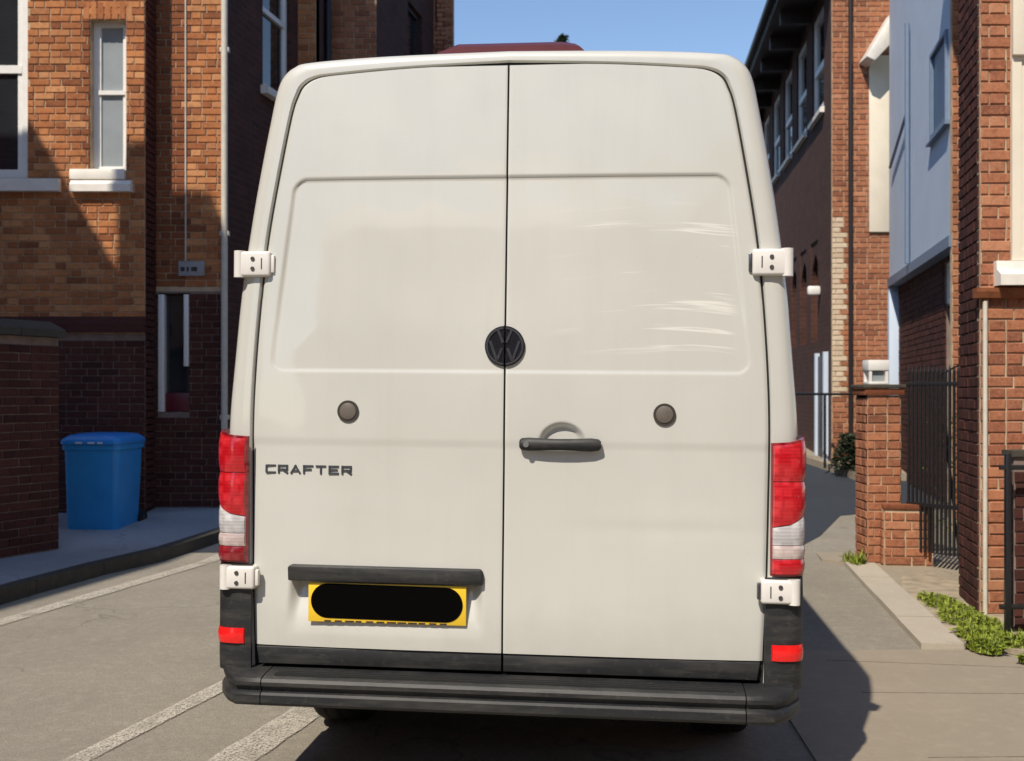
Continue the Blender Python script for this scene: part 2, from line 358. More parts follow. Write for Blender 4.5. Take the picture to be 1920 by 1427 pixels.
# left pavement: tarmac top, one kerb stone after another
pv = struct(ribbon('pavement_left', [(x - 5, y) for x, y in KL], [(x - .125, y) for x, y in KL], M['pave'], .098))
def along(pl, d):
    for a, b in zip(pl, pl[1:]):
        l = math.hypot(b[0] - a[0], b[1] - a[1])
        if d <= l: t = d / l; return (a[0] + (b[0] - a[0]) * t, a[1] + (b[1] - a[1]) * t)
        d -= l
    return pl[-1]
d0 = 16.0
for i in range(26):
    a = along(KL, d0 + i * .9); b = along(KL, d0 + i * .9 + .892)
    dx, dy = b[0] - a[0], b[1] - a[1]; l = math.hypot(dx, dy); nx, ny = -dy / l, dx / l
    pts = [a, b, (b[0] + nx * .13, b[1] + ny * .13), (a[0] + nx * .13, a[1] + ny * .13)]
    j = random.uniform(-.003, .003)
    poly_prism('kerb_stone', pts, lambda x, y: zr(y) - .1, lambda x, y, j=j: zr(y) + .104 + j, M['kerb_dark'], pv)
# right pavement, pale flush kerb, paving and the concrete crossing in front
KP = [(2.30, 5.9), (2.40, 6.6), (2.88, 9.78)]
pr = struct(poly_prism('pavement_right', [(2.66, 6.62), (3.6, 6.0), (9, 5.6), (9, 14.4), (5.2, 13.9), (3.75, 12.7), (3.2, 11.8), (2.86, 10.9), (2.74, 10.0), (2.90, 9.79), (3.12, 9.74)], -.02, .022, M['concrete']))
for i in range(4):
    t0, t1 = i / 4 + .002, (i + 1) / 4 - .002
    A, B = Vector((2.39, 6.60)), Vector((2.875, 9.77)); wv = Vector((.245, -.02))
    a, b = A.lerp(B, t0), A.lerp(B, t1)
    poly_prism('kerb_stone', [tuple(a), tuple(a + wv), tuple(b + wv), tuple(b)], -.05, .034 + random.uniform(-.003, .003), M['kerb_pale'], pr)
poly_prism('soil_strip', [(2.66, 6.7), (3.0, 6.3), (3.5, 6.4), (3.5, 8.4), (3.4, 9.2), (3.1, 9.0), (2.9, 8.4)], .0, .03, M['soil'], pr)
dr = struct(poly_prism('concrete_crossing', [(1.15, 3.2), (9, 3.2), (9, 5.63), (3.6, 5.98), (2.62, 6.56), (2.37, 6.56), (1.35, 6.5)], -.02, .006, M['concrete']))
sp_ = [((1.75, 6.30), (3.4, 6.02)), ((1.74, 5.62), (4.2, 5.55)), ((1.70, 4.62), (5, 4.7)), ((2.95, 5.62), (2.75, 4.65))]
for (xa, ya), (xb, yb) in sp_:
    dx, dy = xb - xa, yb - ya; l = math.hypot(dx, dy); nx, ny = -dy / l * .0035, dx / l * .0035
    poly_prism('joint', [(xa - nx, ya - ny), (xb - nx, yb - ny), (xb + nx, yb + ny), (xa + nx, ya + ny)], .001, .0075, M['soil_joint'], dr)
struct(poly_prism('far_pavement', [(4.62, 15.2), (9, 14.9), (9, 16.6), (4.75, 16.6), (6.2, 30), (5.9, 30), (4.42, 17.2)], lambda x, y: zr(y) - .1, lambda x, y: zr(y) + .1, M['concrete']))
def road_line(name, a, b, wd, n=14):
    a, b = Vector(a), Vector(b); d = (b - a).normalized(); nn = Vector((-d.y, d.x))
    v = []; f = []
    for i in range(n + 1):
        p = a.lerp(b, i / n); k = wd / 2 * random.uniform(.9, 1.08)
        for s in (1, -1): q = p + nn * s * k; v.append((q.x, q.y, zr(q.y) + .0035))
    for i in range(n): f.append((2 * i, 2 * i + 1, 2 * i + 3, 2 * i + 2))
    return struct(mesh_obj(name, v, f, M['paint_line']))
road_line('road_marking', (-2.05, 3.5), (-1.44, 5.9), .11)
road_line('road_marking', (-1.42, 3.5), (-.86, 5.7), .19)
road_line('road_marking', (-3.66, 6.0), (-2.60, 10.35), .14, 24)  # worn edge line that also paints in the sunlit border by the kerb

# ------------------------------------------------------------------ brick laying
brick_cache = {}
def brick_geo(L, var, rng):
    h = .0325; x = L / 2
    j = lambda a: rng.uniform(-a, a)
    o = [(-x + j(.002), -h + j(.0015)), (x + j(.002), -h + j(.0015)), (x + j(.002), h + j(.0015)), (-x + j(.002), h + j(.0015))]
    c = .004 + rng.random() * .003
    v = [(a, .02, b) for a, b in o] + [(a, -.007, b) for a, b in o] + [(a - math.copysign(c, a), -.012 + j(.0012), b - math.copysign(c * .8, b)) for a, b in o]
    f = [(8, 9, 10, 11)]
    for i in range(4):
        k = (i + 1) % 4
        f += [(i, k, 4 + k, 4 + i), (4 + i, 4 + k, 8 + k, 8 + i)]
    return v, f
def brick_mesh(L, var, mat):
    k = (round(L, 2), var, mat.name)
    if k not in brick_cache:
        v, f = brick_geo(k[0], var, random.Random(var * 31 + int(L * 1000)))
        me = bpy.data.meshes.new('brick'); me.from_pydata(v, [], f); me.materials.append(mat); brick_cache[k] = me
    return brick_cache[k]
class Wall:
    """wall from A to B (outside on the right hand going A to B); local x along it, y inwards, z up"""
    def __init__(s, house, A, B, z0, z1, mat, thick=.25, openings=(), name='wall'):
        s.A, s.B = Vector(A), Vector(B); d = s.B - s.A; s.W = d.length; s.ang = math.atan2(d.y, d.x); s.d = d / s.W
        s.nrm = Vector((s.d.y, -s.d.x)); s.house = house; s.op = list(openings); s.z0 = z0
        loc = Vector((s.A.x, s.A.y, 0)) - Vector(house.location); s.loc = (loc.x, loc.y, loc.z)
        us = sorted({0, s.W, *[max(0, min(s.W, q)) for o in openings for q in o[:2]]}); zs = sorted({z0, z1, *[max(z0, min(z1, q)) for o in openings for q in o[2:4]]})
        keep = lambda i, j: 0 <= i < len(us) - 1 and 0 <= j < len(zs) - 1 and not any(o[0] - 1e-6 <= us[i] and us[i + 1] <= o[1] + 1e-6 and o[2] - 1e-6 <= zs[j] and zs[j + 1] <= o[3] + 1e-6 for o in openings)
        v = []; f = []
        def quad(*p):
            b = len(v); v.extend(p); f.append((b, b + 1, b + 2, b + 3))
        t = thick
        for i in range(len(us) - 1):
            for j in range(len(zs) - 1):
                if not keep(i, j): continue
                a, b, c, e = us[i], us[i + 1], zs[j], zs[j + 1]
                quad((a, 0, c), (b, 0, c), (b, 0, e), (a, 0, e)); quad((b, t, c), (a, t, c), (a, t, e), (b, t, e))
                if not keep(i - 1, j): quad((a, t, c), (a, 0, c), (a, 0, e), (a, t, e))
                if not keep(i + 1, j): quad((b, 0, c), (b, t, c), (b, t, e), (b, 0, e))
                if not keep(i, j - 1): quad((a, t, c), (b, t, c), (b, 0, c), (a, 0, c))
                if not keep(i, j + 1): quad((a, 0, e), (b, 0, e), (b, t, e), (a, t, e))
        s.obj = mesh_obj(name, v, f, mat, house, s.loc, s.ang)
    def world(s, u, y, z):
        p = s.A + s.d * u - s.nrm * y; return Vector((p.x, p.y, z))
    def local_u(s, pt): return (Vector(pt[:2]) - s.A).dot(s.d)
    def bricks(s, mat, z0, z1, u0=0, u1=None, phase=0, matfn=None, extra_open=(), y=0):
        """collect courses of Flemish bond; returns list of specs"""
        u1 = s.W if u1 is None else u1; out = []; k = 0; z = z0; rng = random.Random(int(s.W * 1000) + phase)
        while z + .065 <= z1 + .02:
            zc = z + .0375
            cuts = sorted([(o[0], o[1]) for o in list(s.op) + list(extra_open) if o[2] - .02 < zc < o[3] + .02])
            spans = []; p = u0
            for a, b in cuts:
                if a > p: spans.append((p, min(a, u1)))
                p = max(p, b)
            if p < u1: spans.append((p, u1))
            seq = [.215, .1025]; q = u0 - (0 if k % 2 == 0 else .165) - rng.choice((0, 0, .05)); n = 0
            while q < u1:
                L = seq[n % 2]; n += 1
                for a, b in spans:
                    x0, x1 = max(q, a + .004), min(q + L, b - .004)
                    if x1 - x0 > .012: out.append((s, (x0 + x1) / 2, x1 - x0, zc, (matfn((x0 + x1) / 2, zc) if matfn else mat) , rng.uniform(-.0025, .0025) + y))
                q += L + .01
            z += .075; k += 1
        return out
def van_hides(u, v): return v > 115 and 500 - (v - 115) * .09 < u < 1410 + (v - 115) * .09 and v < 1300
def lay(specs, limit=300):
    """the bricks that show largest become single objects, the rest of each wall one joined part"""
    scored = []
    for sp in specs:
        wl, u, L, z, m, y = sp; p = wl.world(u, y, z); vis = 0
        if p.y > 1:
            U = UH + F * p.x / p.y; V = VH - F * (p.z - EYE) / p.y
            face = (Vector((-p.x, -p.y)).normalized()).dot(wl.nrm)
            if -30 < U < 1950 and -15 < V < 1440 and not van_hides(U, V) and face > .02: vis = L * face * (F / p.y) ** 2
        scored.append((vis, sp))
    scored.sort(key=lambda t: -t[0])
    rest = {}
    for i, (vis, (wl, u, L, z, m, y)) in enumerate(scored):
        if vis > 0 and i < limit:
            o = bpy.data.objects.new('brick', brick_mesh(L, i % 4, m)); o.location = (u, y, z); link(o, wl.obj)
        else: rest.setdefault((wl, m), []).append((u, L, z, y))
    for (wl, m), lst in rest.items():
        v = []; f = []
        for i, (u, L, z, y) in enumerate(lst):
            bv, bf = brick_geo(L, i, random.Random(i)); b = len(v)
            v += [(p[0] + u, p[1] + y, p[2] + z) for p in bv]; f += [tuple(q + b for q in fc) for fc in bf]
        o = mesh_obj('brickwork', v, f, m, wl.obj); o['kind'] = 'stuff'
def soldiers(wall, u0, u1, z, mat, h=.215):
    n = max(1, round((u1 - u0) / .075)); st = (u1 - u0) / n
    for i in range(n):
        o = bpy.data.objects.new('brick', brick_mesh(h, i % 4, mat)); o.location = (u0 + (i + .5) * st, -.002, z + h / 2); o.rotation_euler = (0, R(90), 0); link(o, wall.obj)

def sash(wall, u0, u1, z0, z1, frame_mat, pane_mat, depth=.09, mid=.5, fw=.05, sill=None, sill_mat=None, label=None, bars=0):
    """window set into an opening: frame > panes, sill"""
    bm = bmesh.new(); d0, d1 = depth, depth + .07
    zm = z0 + (z1 - z0) * mid
    add_box(bm, u0, u0 + fw, d0, d1, z0, z1); add_box(bm, u1 - fw, u1, d0, d1, z0, z1)
    add_box(bm, u0 + fw, u1 - fw, d0, d1, z1 - fw, z1); add_box(bm, u0 + fw, u1 - fw, d0 + .002, d1, z0, z0 + fw * 1.2)
    if mid: add_box(bm, u0 + fw, u1 - fw, d0 - .004, d1, zm - fw * .5, zm + fw * .5)
    # inner sash stiles
    s2 = fw * .6
    for a in (u0 + fw, u1 - fw - s2): add_box(bm, a, a + s2, d0 + .015, d1 - .002, z0 + fw * 1.2, z1 - fw)
    o = bm_obj('window', bm, frame_mat, wall.house, wall.loc, wall.ang)
    if label: o['label'] = label
    e = .004
    zs = [(z0 + fw * 1.2 - e, zm - fw * .5 + e), (zm + fw * .5 - e, z1 - fw + e)] if mid else [(z0 + fw * 1.2 - e, z1 - fw + e)]
    for k, (a, b) in enumerate(zs):
        box('pane', (u0 + fw, u1 - fw, d0 + .035 + k * .006, d0 + .041 + k * .006, a, b), pane_mat, o)
    if sill:
        so, ext, th = sill
        sweep_x('sill', [(-so, z0 - th), (d0 + .05, z0 - th), (d0 + .05, z0 - .003), (d0, z0 - .003), (-so + .01, z0 - .022), (-so, z0 - .03)], u0 - ext, u1 + ext, sill_mat or frame_mat, o)
    return o

# ------------------------------------------------------------------ left corner house
hA = thing('brick_house', 'orange brick corner house on the left with two white windows', 'house', (-4.4, 12.3, .098))
GZ = .098
frontL = Wall(hA, (-7.6, 12.0), (-3.894, 12.0), -.2, 2.12, M['mortar_dark'], .3)
frontA = Wall(hA, (-7.6, 12.0), (-3.894, 12.0), 2.12, 6.3, M['mortar'], .3,
              [(.9, 2.46, 3.77, 5.98), (3.125, 3.505, 3.78, 5.45)])
# local u = X + 7.6
retA = Wall(hA, (-3.894, 12.008), (-3.894, 12.35), -.2, 6.3, M['mortar_dark'], .2)
recL = Wall(hA, (-3.894, 12.35), (-3.13, 12.35), -.2, 2.60, M['mortar_dark'], .3, [(.03, .37, 1.28, 2.58)])
recA = Wall(hA, (-3.894, 12.35), (-3.13, 12.35), 2.60, 6.3, M['mortar'], .3)
d11 = Vector((math.sin(R(11)), math.cos(R(11))))
e0 = Vector((-3.13, 12.35)); e1 = e0 + d11 * 2.2
sideA = Wall(hA, e0, e1, -.2, 9.2, M['walltex_shade'], .3, [(1.0, 1.85, 5.12, 7.0)])
for a, b in (((-7.6, 12.0), (-3.894, 12.0)), ((-3.894, 12.008), (-3.894, 12.35)), ((-3.894, 12.35), (-3.13, 12.35))):
    Wall(hA, a, b, 6.3, 9.2, M['walltex'], .3)
mf = lambda u, z: M['brick_plum_shade'] if z < 2.12 else (M['brick_deep'] if 2.98 < u < 3.125 and 3.75 < z < 5.5 else M['brick_orange'])
sp = frontL.bricks(M['brick_plum_shade'], GZ, 2.08) + frontA.bricks(M['brick_orange'], GZ + 27 * .075, 6.25, matfn=mf)
sp += retA.bricks(M['brick_plum_shade'], GZ, 6.25)
sp += recL.bricks(M['brick_plum_shade'], GZ, 2.56, phase=3) + recA.bricks(M['brick_orange'], GZ + 34 * .075, 6.25, phase=3, matfn=lambda u, z: (M['brick_deep'] if u < .33 else M['brick_orange']))  # shaded strip beside the projecting block is put in as deeper brick
lay(sp, 300)
Wall(hA, (-13, 12.0), (-7.6, 12.0), -.2, 9.2, M['walltex'], .3)
soldiers(frontA, 3.05, 3.58, 5.45, M['brick_orange'], .19)
soldiers(frontA, .9, 2.5, 5.98, M['brick_orange'], .19)
sash(frontA, .9, 2.46, 3.77, 5.98, M['white_paint'], M['glass_dark'], .06, .53, .085, (.10, .36, .15), M['stone_white'], 'wide white sash window with dark glass')
w2 = sash(frontA, 3.125, 3.505, 3.86, 5.45, M['white_paint'], M['glass_grey'], .10, .53, .045, None, None, 'narrow white sash window with grey net')
box('sill', (2.92, 3.50, -.055, .20, 3.75, 3.858), M['stone_white'], w2, .008)
sweep_x('sill', [(-.10, 3.615), (.0, 3.615), (.0, 3.735), (-.06, 3.735), (-.10, 3.69)], 2.94, 3.58, M['stone_white'], w2)
# plinth band with a chamfered top
sweep_x('plinth_band', [(-.045, 2.13), (.0, 2.13), (.0, 2.30), (-.015, 2.30), (-.045, 2.22)], 0, frontA.W + .01, M['brick_plum_shade'], hA, frontA.loc, frontA.ang)
nw = box('window', (.032, .368, .10, .14, 1.282, 2.578), M['timber_dark'], hA, 0, recA.loc, recA.ang); nw['label'] = 'narrow dark window with white side posts'
box('pane', (.10, .31, .085, .099, 1.5, 2.56), M['glass_dark'], nw)
box('frame_post', (.033, .098, -.02, .099, 1.283, 2.565), M['white_paint'], nw, .006); box('frame_post', (.312, .366, -.02, .099, 1.78, 2.565), M['white_paint'], nw, .006)
box('red_panel', (.10, .366, .03, .084, 1.283, 1.49), M['red_door'], nw, .005)
sgn = box('plaque', (.26, .545, -.035, -.014, 2.765, 2.925), M['pave'], hA, .004, recA.loc, recA.ang); sgn['label'] = 'small grey plaque with dark worn lettering'
for a, b in ((.285, .33), (.35, .375), (.40, .425), (.425, .465)):
    box('letter_mark', (a, b, -.038, -.034, 2.815, 2.862), M['timber_dark'], sgn)
cyl('conduit', (.335, -.022, 2.93), (.335, -.022, 6.2), .009, M['pipe_cream'], hA, 8, loc=recA.loc, rz=recA.ang)
dp = cyl('downpipe', (.765, -.05, .1), (.765, -.05, 9.1), .036, M['pipe_cream'], hA, 16, loc=recA.loc, rz=recA.ang)
for z in (1.2, 3.2, 5.2): box('pipe_bracket', (.715, .815, -.06, .0, z, z + .05), M['pipe_cream'], dp, .005)
sash(sideA, 1.0, 1.85, 5.12, 7.0, M['white_paint'], M['glass_dark'], .05, .5, .06, (.09, .06, .11), M['stone_white'])
soldiers(sideA, .95, 1.9, 7.0, M['brick_plum_shade'])
xz_prism('roof', [(-5.6, 9.2), (4.8, 9.2), (0, 12.6)], -.35, 5.0, M['slate'], hA, frontA.loc, frontA.ang)
box('eaves_board', (-5.4, 4.5, -.30, -.02, 9.02, 9.18), M['white_paint'], hA, 0, frontA.loc, frontA.ang)

# ------------------------------------------------------------------ left terrace further up the street
hB = thing('brick_house', 'tall brick house with stepped front behind the left corner house', 'house', (-2.4, 15.5, .4))
b1 = Wall(hB, (-2.76, 14.42), (-2.5, 14.42), -.2, 9.6, M['mortar'], .25)
b2 = Wall(hB, (-2.5, 14.428), (-2.5, 15.5), -.2, 9.6, M['walltex_shade'], .2)
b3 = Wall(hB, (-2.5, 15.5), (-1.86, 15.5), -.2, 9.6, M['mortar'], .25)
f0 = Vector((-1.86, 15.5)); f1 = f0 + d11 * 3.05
b4 = Wall(hB, f0, f1, -.2, 9.6, M['walltex_shade'], .25, [(1.55, 2.35, 4.9, 7.4)])
sp = b1.bricks(M['brick_orange'], .3, 9.5) + b3.bricks(M['brick_red'], .35, 9.5)
lay(sp, 300)
sash(b4, 1.55, 2.35, 4.9, 7.4, M['timber_dark'], M['glass_dark'], .06, .5, .06, (.08, .06, .1), M['stone_white'], 'tall dark sash window')
cyl('downpipe', (.62, -.05, .2), (.62, -.05, 9.4), .045, M['pipe_black'], hB, 12, loc=b2.loc, rz=b2.ang)
poly_prism('roof', [(-6.4, 13.8), (-2.3, 13.8), (-1.6, 15.2), (-1.0, 18.8), (-6.4, 18.8)], 9.6, 9.9, M['slate'], hB, (2.4, -15.5, -.4))
hC = thing('brick_house', 'farthest brick house on the left, edge against the sky', 'house', (-1.4, 19, .54))
c1 = Wall(hC, (-1.29, 18.48), (-.96, 18.48), -.2, 9.6, M['mortar'], .3)
g1 = Vector((-1.52, 26.5))
c2 = Wall(hC, (-.96, 18.488), g1, -.2, 9.6, M['walltex_shade'], .3, [(1.2, 2.2, 4.6, 6.4), (3.4, 4.4, 4.6, 6.4), (5.6, 6.6, 4.6, 6.4), (1.2, 2.2, 1.5, 3.4), (3.4, 4.4, 1.5, 3.4), (5.6, 6.6, 1.5, 3.4)])
lay(c1.bricks(M['brick_red'], .5, 9.5), 300)
for a in (1.2, 3.4, 5.6):
    for z0, z1 in ((4.6, 6.4), (1.5, 3.4)): sash(c2, a, a + 1, z0, z1, M['white_paint'], M['glass_dark'], .08, .5, .06, (.08, .06, .1), M['stone_white'])
poly_prism('roof', [(-6, 18.35), (-.97, 18.35), (g1.x, g1.y), (-6, g1.y)], 9.6, 9.9, M['slate'], hC, (1.4, -19, -.54))

# ------------------------------------------------------------------ unseen house left of the camera, shaped to shade the left pavement
hL = thing('brick_house', 'tall brick house beside the camera with a chimney, unseen and shaped to shade the left side', 'house', (-7.5, 2, 0))
kx, ky = math.sin(SUN_AZ) / math.tan(SUN_EL), math.cos(SUN_AZ) / math.tan(SUN_EL)   # shadow offset per metre of height
Cc = Vector((-2.6 - 9 * kx, 12 - 9 * ky)); Cb = Cc - Vector((.22, 1)) * 13; Cf = Cc + Vector((math.tan(SUN_AZ) - 1 / ky / 1.72, 1)) * 3.2
Wall(hL, Cb, Cc, -.1, 9.0, M['walltex'], .3, [(2.0, 3.2, 1.0, 2.8), (2.0, 3.2, 4.6, 6.4), (5.6, 6.8, 1.0, 2.8), (5.6, 6.8, 4.6, 6.4)])
wl = Wall(hL, Cc, Cf, -.1, 9.0, M['walltex'], .3)
Wall(hL, (-12, Cb.y), Cb, -.1, 9.0, M['walltex'], .3)
Wall(hL, Cf, (-12, Cf.y), -.1, 9.0, M['walltex'], .3)
Wall(hL, (-12, Cf.y), (-12, Cb.y), -.1, 9.0, M['walltex'], .3)
poly_prism('roof', [tuple(Cb), tuple(Cc), tuple(Cf), (-12, Cf.y), (-12, Cb.y)], 8.9, 9.06, M['slate'], hL, (7.5, -2, 0))
wl0 = Wall(hL, Cb, Cc, 9.06, 9.061, M['walltex'], .1)
for a in (2.0, 5.6):
    for z0, z1 in ((1.0, 2.8), (4.6, 6.4)): sash(wl0, a, a + 1.2, z0, z1, M['white_paint'], M['glass_dark'], .1, .5, .07, (.08, .06, .1), M['stone_white'])
chx, chy = -3.45 - 7.2 * kx, 12.35 - 7.2 * ky
box('shade_chimney', (chx - .36 + 7.5, chx + .36 + 7.5, chy - 2.35, chy - 1.65, -.1, 10.4), M['walltex'], hL)  # unseen stack added to throw shade on the recess wall

# unseen houses added behind the camera: they close off the low sky and show in the paint and glass
hK = thing('brick_house', 'unseen brick house added behind the camera on the right to cut sky light', 'house', (7, -6, 0))
Wall(hK, (5.2, 3.4), (4.0, -16), -.1, 10, M['walltex'], .3); Wall(hK, (12, 3.4), (5.2, 3.4), -.1, 10, M['walltex'], .3)
hk = Wall(hK, (5.17, 3.4), (3.97, -16), 10, 10.01, M['walltex'], .2)
for a in (2, 5, 8, 11, 14, 17):
    for z0 in (1.0, 4.4, 7.4): sash(hk, a, a + 1.2, z0, z0 + 1.8, M['white_paint'], M['glass_dark'], -.06, .5, .07, (.12, .06, .1), M['stone_white'])
sweep_x('roof', [(-.4, 10), (7, 10), (3.4, 12.6)], -.3, 19.8, M['slate'], hK, hk.loc, hk.ang)
hJ = thing('brick_house', 'unseen brick terrace added behind the camera to cut sky light', 'house', (0, -26, 0))
hj = Wall(hJ, (16, -24), (-16, -24), -.1, 9, M['walltex'], .3, [(2 + i * 4.2, 3.4 + i * 4.2, z, z + 1.8) for i in range(7) for z in (1, 4.6)])
for i in range(7):
    for z in (1, 4.6): sash(hj, 2 + i * 4.2, 3.4 + i * 4.2, z, z + 1.8, M['white_paint'], M['glass_dark'], .1, .5, .07, (.12, .06, .1), M['stone_white'])
sweep_x('roof', [(-.4, 9), (8, 9), (3.8, 12)], -.3, 32.3, M['slate'], hJ, hj.loc, hj.ang)

# ------------------------------------------------------------------ garden wall on the left
gw = thing('garden_wall', 'dark red brick garden wall with coping beside the blue bin', 'wall', (-4.3, 9.7, GZ))
ga, gb = Vector((-4.60, 8.86)), Vector((-4.035, 10.06))
gwl = Wall(gw, ga, gb, -.05, 1.98, M['mortar_dark'], .3)
sp = gwl.bricks(M['brick_plum_shade'], GZ + .01, 1.93)
lay(sp, 300)
for i in range(3):
    L = gwl.W / 3
    sweep_x('coping_stone', [(-.05, 1.985), (.33, 1.985), (.33, 2.05), (.14, 2.13), (-.05, 2.05)], i * L + .004, (i + 1) * L - .004 + (.04 if i == 2 else 0), M['kerb_dark'], gw, gwl.loc, gwl.ang)

# ------------------------------------------------------------------ wheelie bin
def wheelie_bin():
    t = thing('wheelie_bin', 'bright blue wheelie bin on the left pavement behind the garden wall', 'bin', (-4.10, 10.98, GZ + .004), R(-4))
    # body: tapered rounded tub
    def ring(w, d, z, y0, r=.06, n=5):
        p = []
        for cx, cy, a0 in ((w / 2 - r, y0 + r, -90), (w / 2 - r, y0 + d - r, 0), (-w / 2 + r, y0 + d - r, 90), (-w / 2 + r, y0 + r, 180)):
            for i in range(n + 1):
                a = R(a0 + 90 * i / n); p.append((cx + r * math.cos(a), cy + r * math.sin(a), z))
        return p
    def loft(name, rings, mat, parent):
        n = len(rings[0]); v = [q for r in rings for q in r]; f = []
        for k in range(len(rings) - 1):
            for i in range(n): f.append((k * n + i, k * n + (i + 1) % n, (k + 1) * n + (i + 1) % n, (k + 1) * n + i))
        f += [tuple(reversed(range(n))), tuple(range((len(rings) - 1) * n, len(rings) * n))]
        o = mesh_obj(name, v, f, mat, parent, smooth=True); o.data.set_sharp_from_angle(angle=R(50)); return o
    loft('body', [ring(.50, .54, .0, .035), ring(.515, .56, .03, .028), ring(.555, .625, .80, .008), ring(.55, .63, .83, .005), ring(.585, .67, .835, -.01), ring(.585, .67, .885, -.012)], M['bin_blue'], t)
    lid = loft('lid', [ring(.60, .70, .888, -.03), ring(.605, .705, .915, -.032), ring(.585, .68, .94, -.02), ring(.50, .60, .975, .03, .08), ring(.36, .44, .99, .10, .09)], M['bin_lid'], t)
    for k in (-.13, -.01, .09): box('sticker', (k, k + .07 if k != .09 else k + .05, -.0345, -.0315, .897, .912), M['sticker'], lid)
    box('grip', (-.22, .22, .70, .735, .90, .925), M['bin_lid'], t, .01)
    for s in (-1, 1):
        box('grip_arm', (s * .2 - .02, s * .2 + .02, .655, .71, .895, .93), M['bin_lid'], t, .006)
        wh = cyl('wheel', (s * .225, .62, .10), (s * .285, .62, .10), .10, M['rubber'], t, 24); cyl('hub', (s * .284, .62, .10), (s * .292, .62, .10), .05, M['plastic'], wh, 16)
    cyl('axle', (-.23, .62, .10), (.23, .62, .10), .012, M['steel'], t, 10)
    return t
wheelie_bin()

# ------------------------------------------------------------------ right: near house
hR = thing('brick_house', 'nearest red brick house at the right edge with cream bay window', 'house', (3.5, 8, 0))
r1 = Wall(hR, (3.106, 7.5), (5.0, 7.5), -.1, 5.2, M['mortar'], .05, [(.20, 1.3, 2.37, 4.75)])
rs_ = Vector((3.106, 7.5)) + Vector((math.sin(R(11)), math.cos(R(11)))) * .68
r2 = Wall(hR, rs_, (3.109, 7.515), -.1, 5.2, M['mortar_dark'], .06)
r3 = Wall(hR, (4.0, 9.6), (4.0, 8.2), -.1, 8, M['walltex_shade'], .25)
Wall(hR, (3.106, 7.5), (5.0, 7.5), 5.2, 8, M['walltex'], .05); Wall(hR, rs_, (3.109, 7.515), 5.2, 8, M['walltex_shade'], .06)
sp = r1.bricks(M['brick_red'], .03, 5.1) + r2.bricks(M['brick_plum_shade'], .03, 5.1, phase=2)
lay(sp, 300)
wf = sash(r1, .20, 1.3, 2.37, 4.75, M['cream'], M['glass_tan'], -.03, .57, .062, None, None, 'cream painted bay window')
box('upper_frame', (.193, .40, -.062, -.031, 3.72, 4.74), M['cream'], wf, .006)
sweep_x('sill', [(-.12, 2.20), (.0, 2.20), (.0, 2.365), (-.05, 2.365), (-.06, 2.31), (-.12, 2.27)], .085, 1.4, M['stone_white'], wf)
sweep_x('string_course', [(-.055, 2.12), (.0, 2.12), (.0, 2.185), (-.07, 2.185), (-.07, 2.16)], -.05, 1.8, M['brick_deep'], hR, r1.loc, r1.ang)
cyl('downpipe', (.02, -.03, .03), (.02, -.03, 2.1), .016, M['pipe_cream'], hR, 10, loc=r1.loc, rz=r1.ang)
poly_prism('roof', [(3.0, 7.3), (9, 7.3), (9, 10), (3.4, 10)], 8, 8.3, M['slate'], hR, (-3.5, -8, 0))

# low garden wall and railing in front of it
gr = thing('garden_wall', 'low plum brick garden wall behind railings at the right edge', 'wall', (3.4, 6.95, .03))
grw = Wall(gr, (3.085, 6.95), (4.4, 6.95), -.02, 1.10, M['mortar_dark'], .11)
gre = Wall(gr, (3.084, 7.06), (3.084, 6.962), -.02, 1.10, M['mortar_dark'], .02)
lay(grw.bricks(M['brick_plum_shade'], .04, 1.05) + gre.bricks(M['brick_plum_shade'], .04, 1.05), 300)
sweep_x('coping_stone', [(-.02, 1.103), (.13, 1.103), (.13, 1.14), (-.02, 1.14)], -.02, 1.35, M['kerb_dark'], gr, grw.loc, grw.ang)
rl = thing('iron_railing', 'short black iron railing before the low wall at the right edge', 'railing', (2.99, 6.82, .03))
box('post', (-.017, .017, -.017, .017, -.03, 1.10), M['iron'], rl, .004)
for z in (1.0, .16): box('rail', (-.05, 1.2, -.012, .012, z, z + .03), M['iron'], rl, .003)
for i in range(9): cyl('picket', (.12 + i * .115, 0, .0), (.12 + i * .115, 0, 1.06), .009, M['iron'], rl, 8)

# gate pier with lantern, dwarf wall, tall railing
gp = thing('gate_pier', 'square red brick gate pier carrying a white lantern', 'pier', (3.16, 9.9, .02))
PX0, PX1, PY0, PY1 = 3.055, 3.34, 9.72, 10.03
pf = Wall(gp, (PX0, PY0), (PX1, PY0), .0, 1.47, M['mortar'], .29)
pl_ = Wall(gp, (PX0, PY1), (PX0, PY0 + .008), .0, 1.47, M['mortar'], .05)
prr = Wall(gp, (PX1, PY0 + .008), (PX1, PY1), .0, 1.47, M['mortar'], .05)
lay(pf.bricks(M['brick_red'], .03, 1.44) + pl_.bricks(M['brick_red'], .03, 1.44) + prr.bricks(M['brick_red'], .03, 1.44), 300)
box('corbel', (-.028, .313, -.028, .335, 1.472, 1.53), M['brick_deep'], gp, .006, pf.loc)
box('cap', (-.042, .327, -.042, .35, 1.532, 1.565), M['kerb_dark'], gp, .008, pf.loc)
ln = thing('lantern', 'small white square lantern on top of the gate pier', 'lantern', (3.165, 9.84, 1.566))
box('base', (-.085, .085, -.085, .085, 0, .025), M['white_paint'], ln, .004)
for sx in (-1, 1):
    for sy in (-1, 1): box('upright', (sx * .07 - .012, sx * .07 + .012, sy * .07 - .012, sy * .07 + .012, .026, .118), M['white_paint'], ln)
box('glass', (-.055, .055, -.055, .055, .027, .117), M['glass_grey'], ln)
box('head', (-.09, .09, -.09, .09, .119, .21), M['white_paint'], ln, .006)
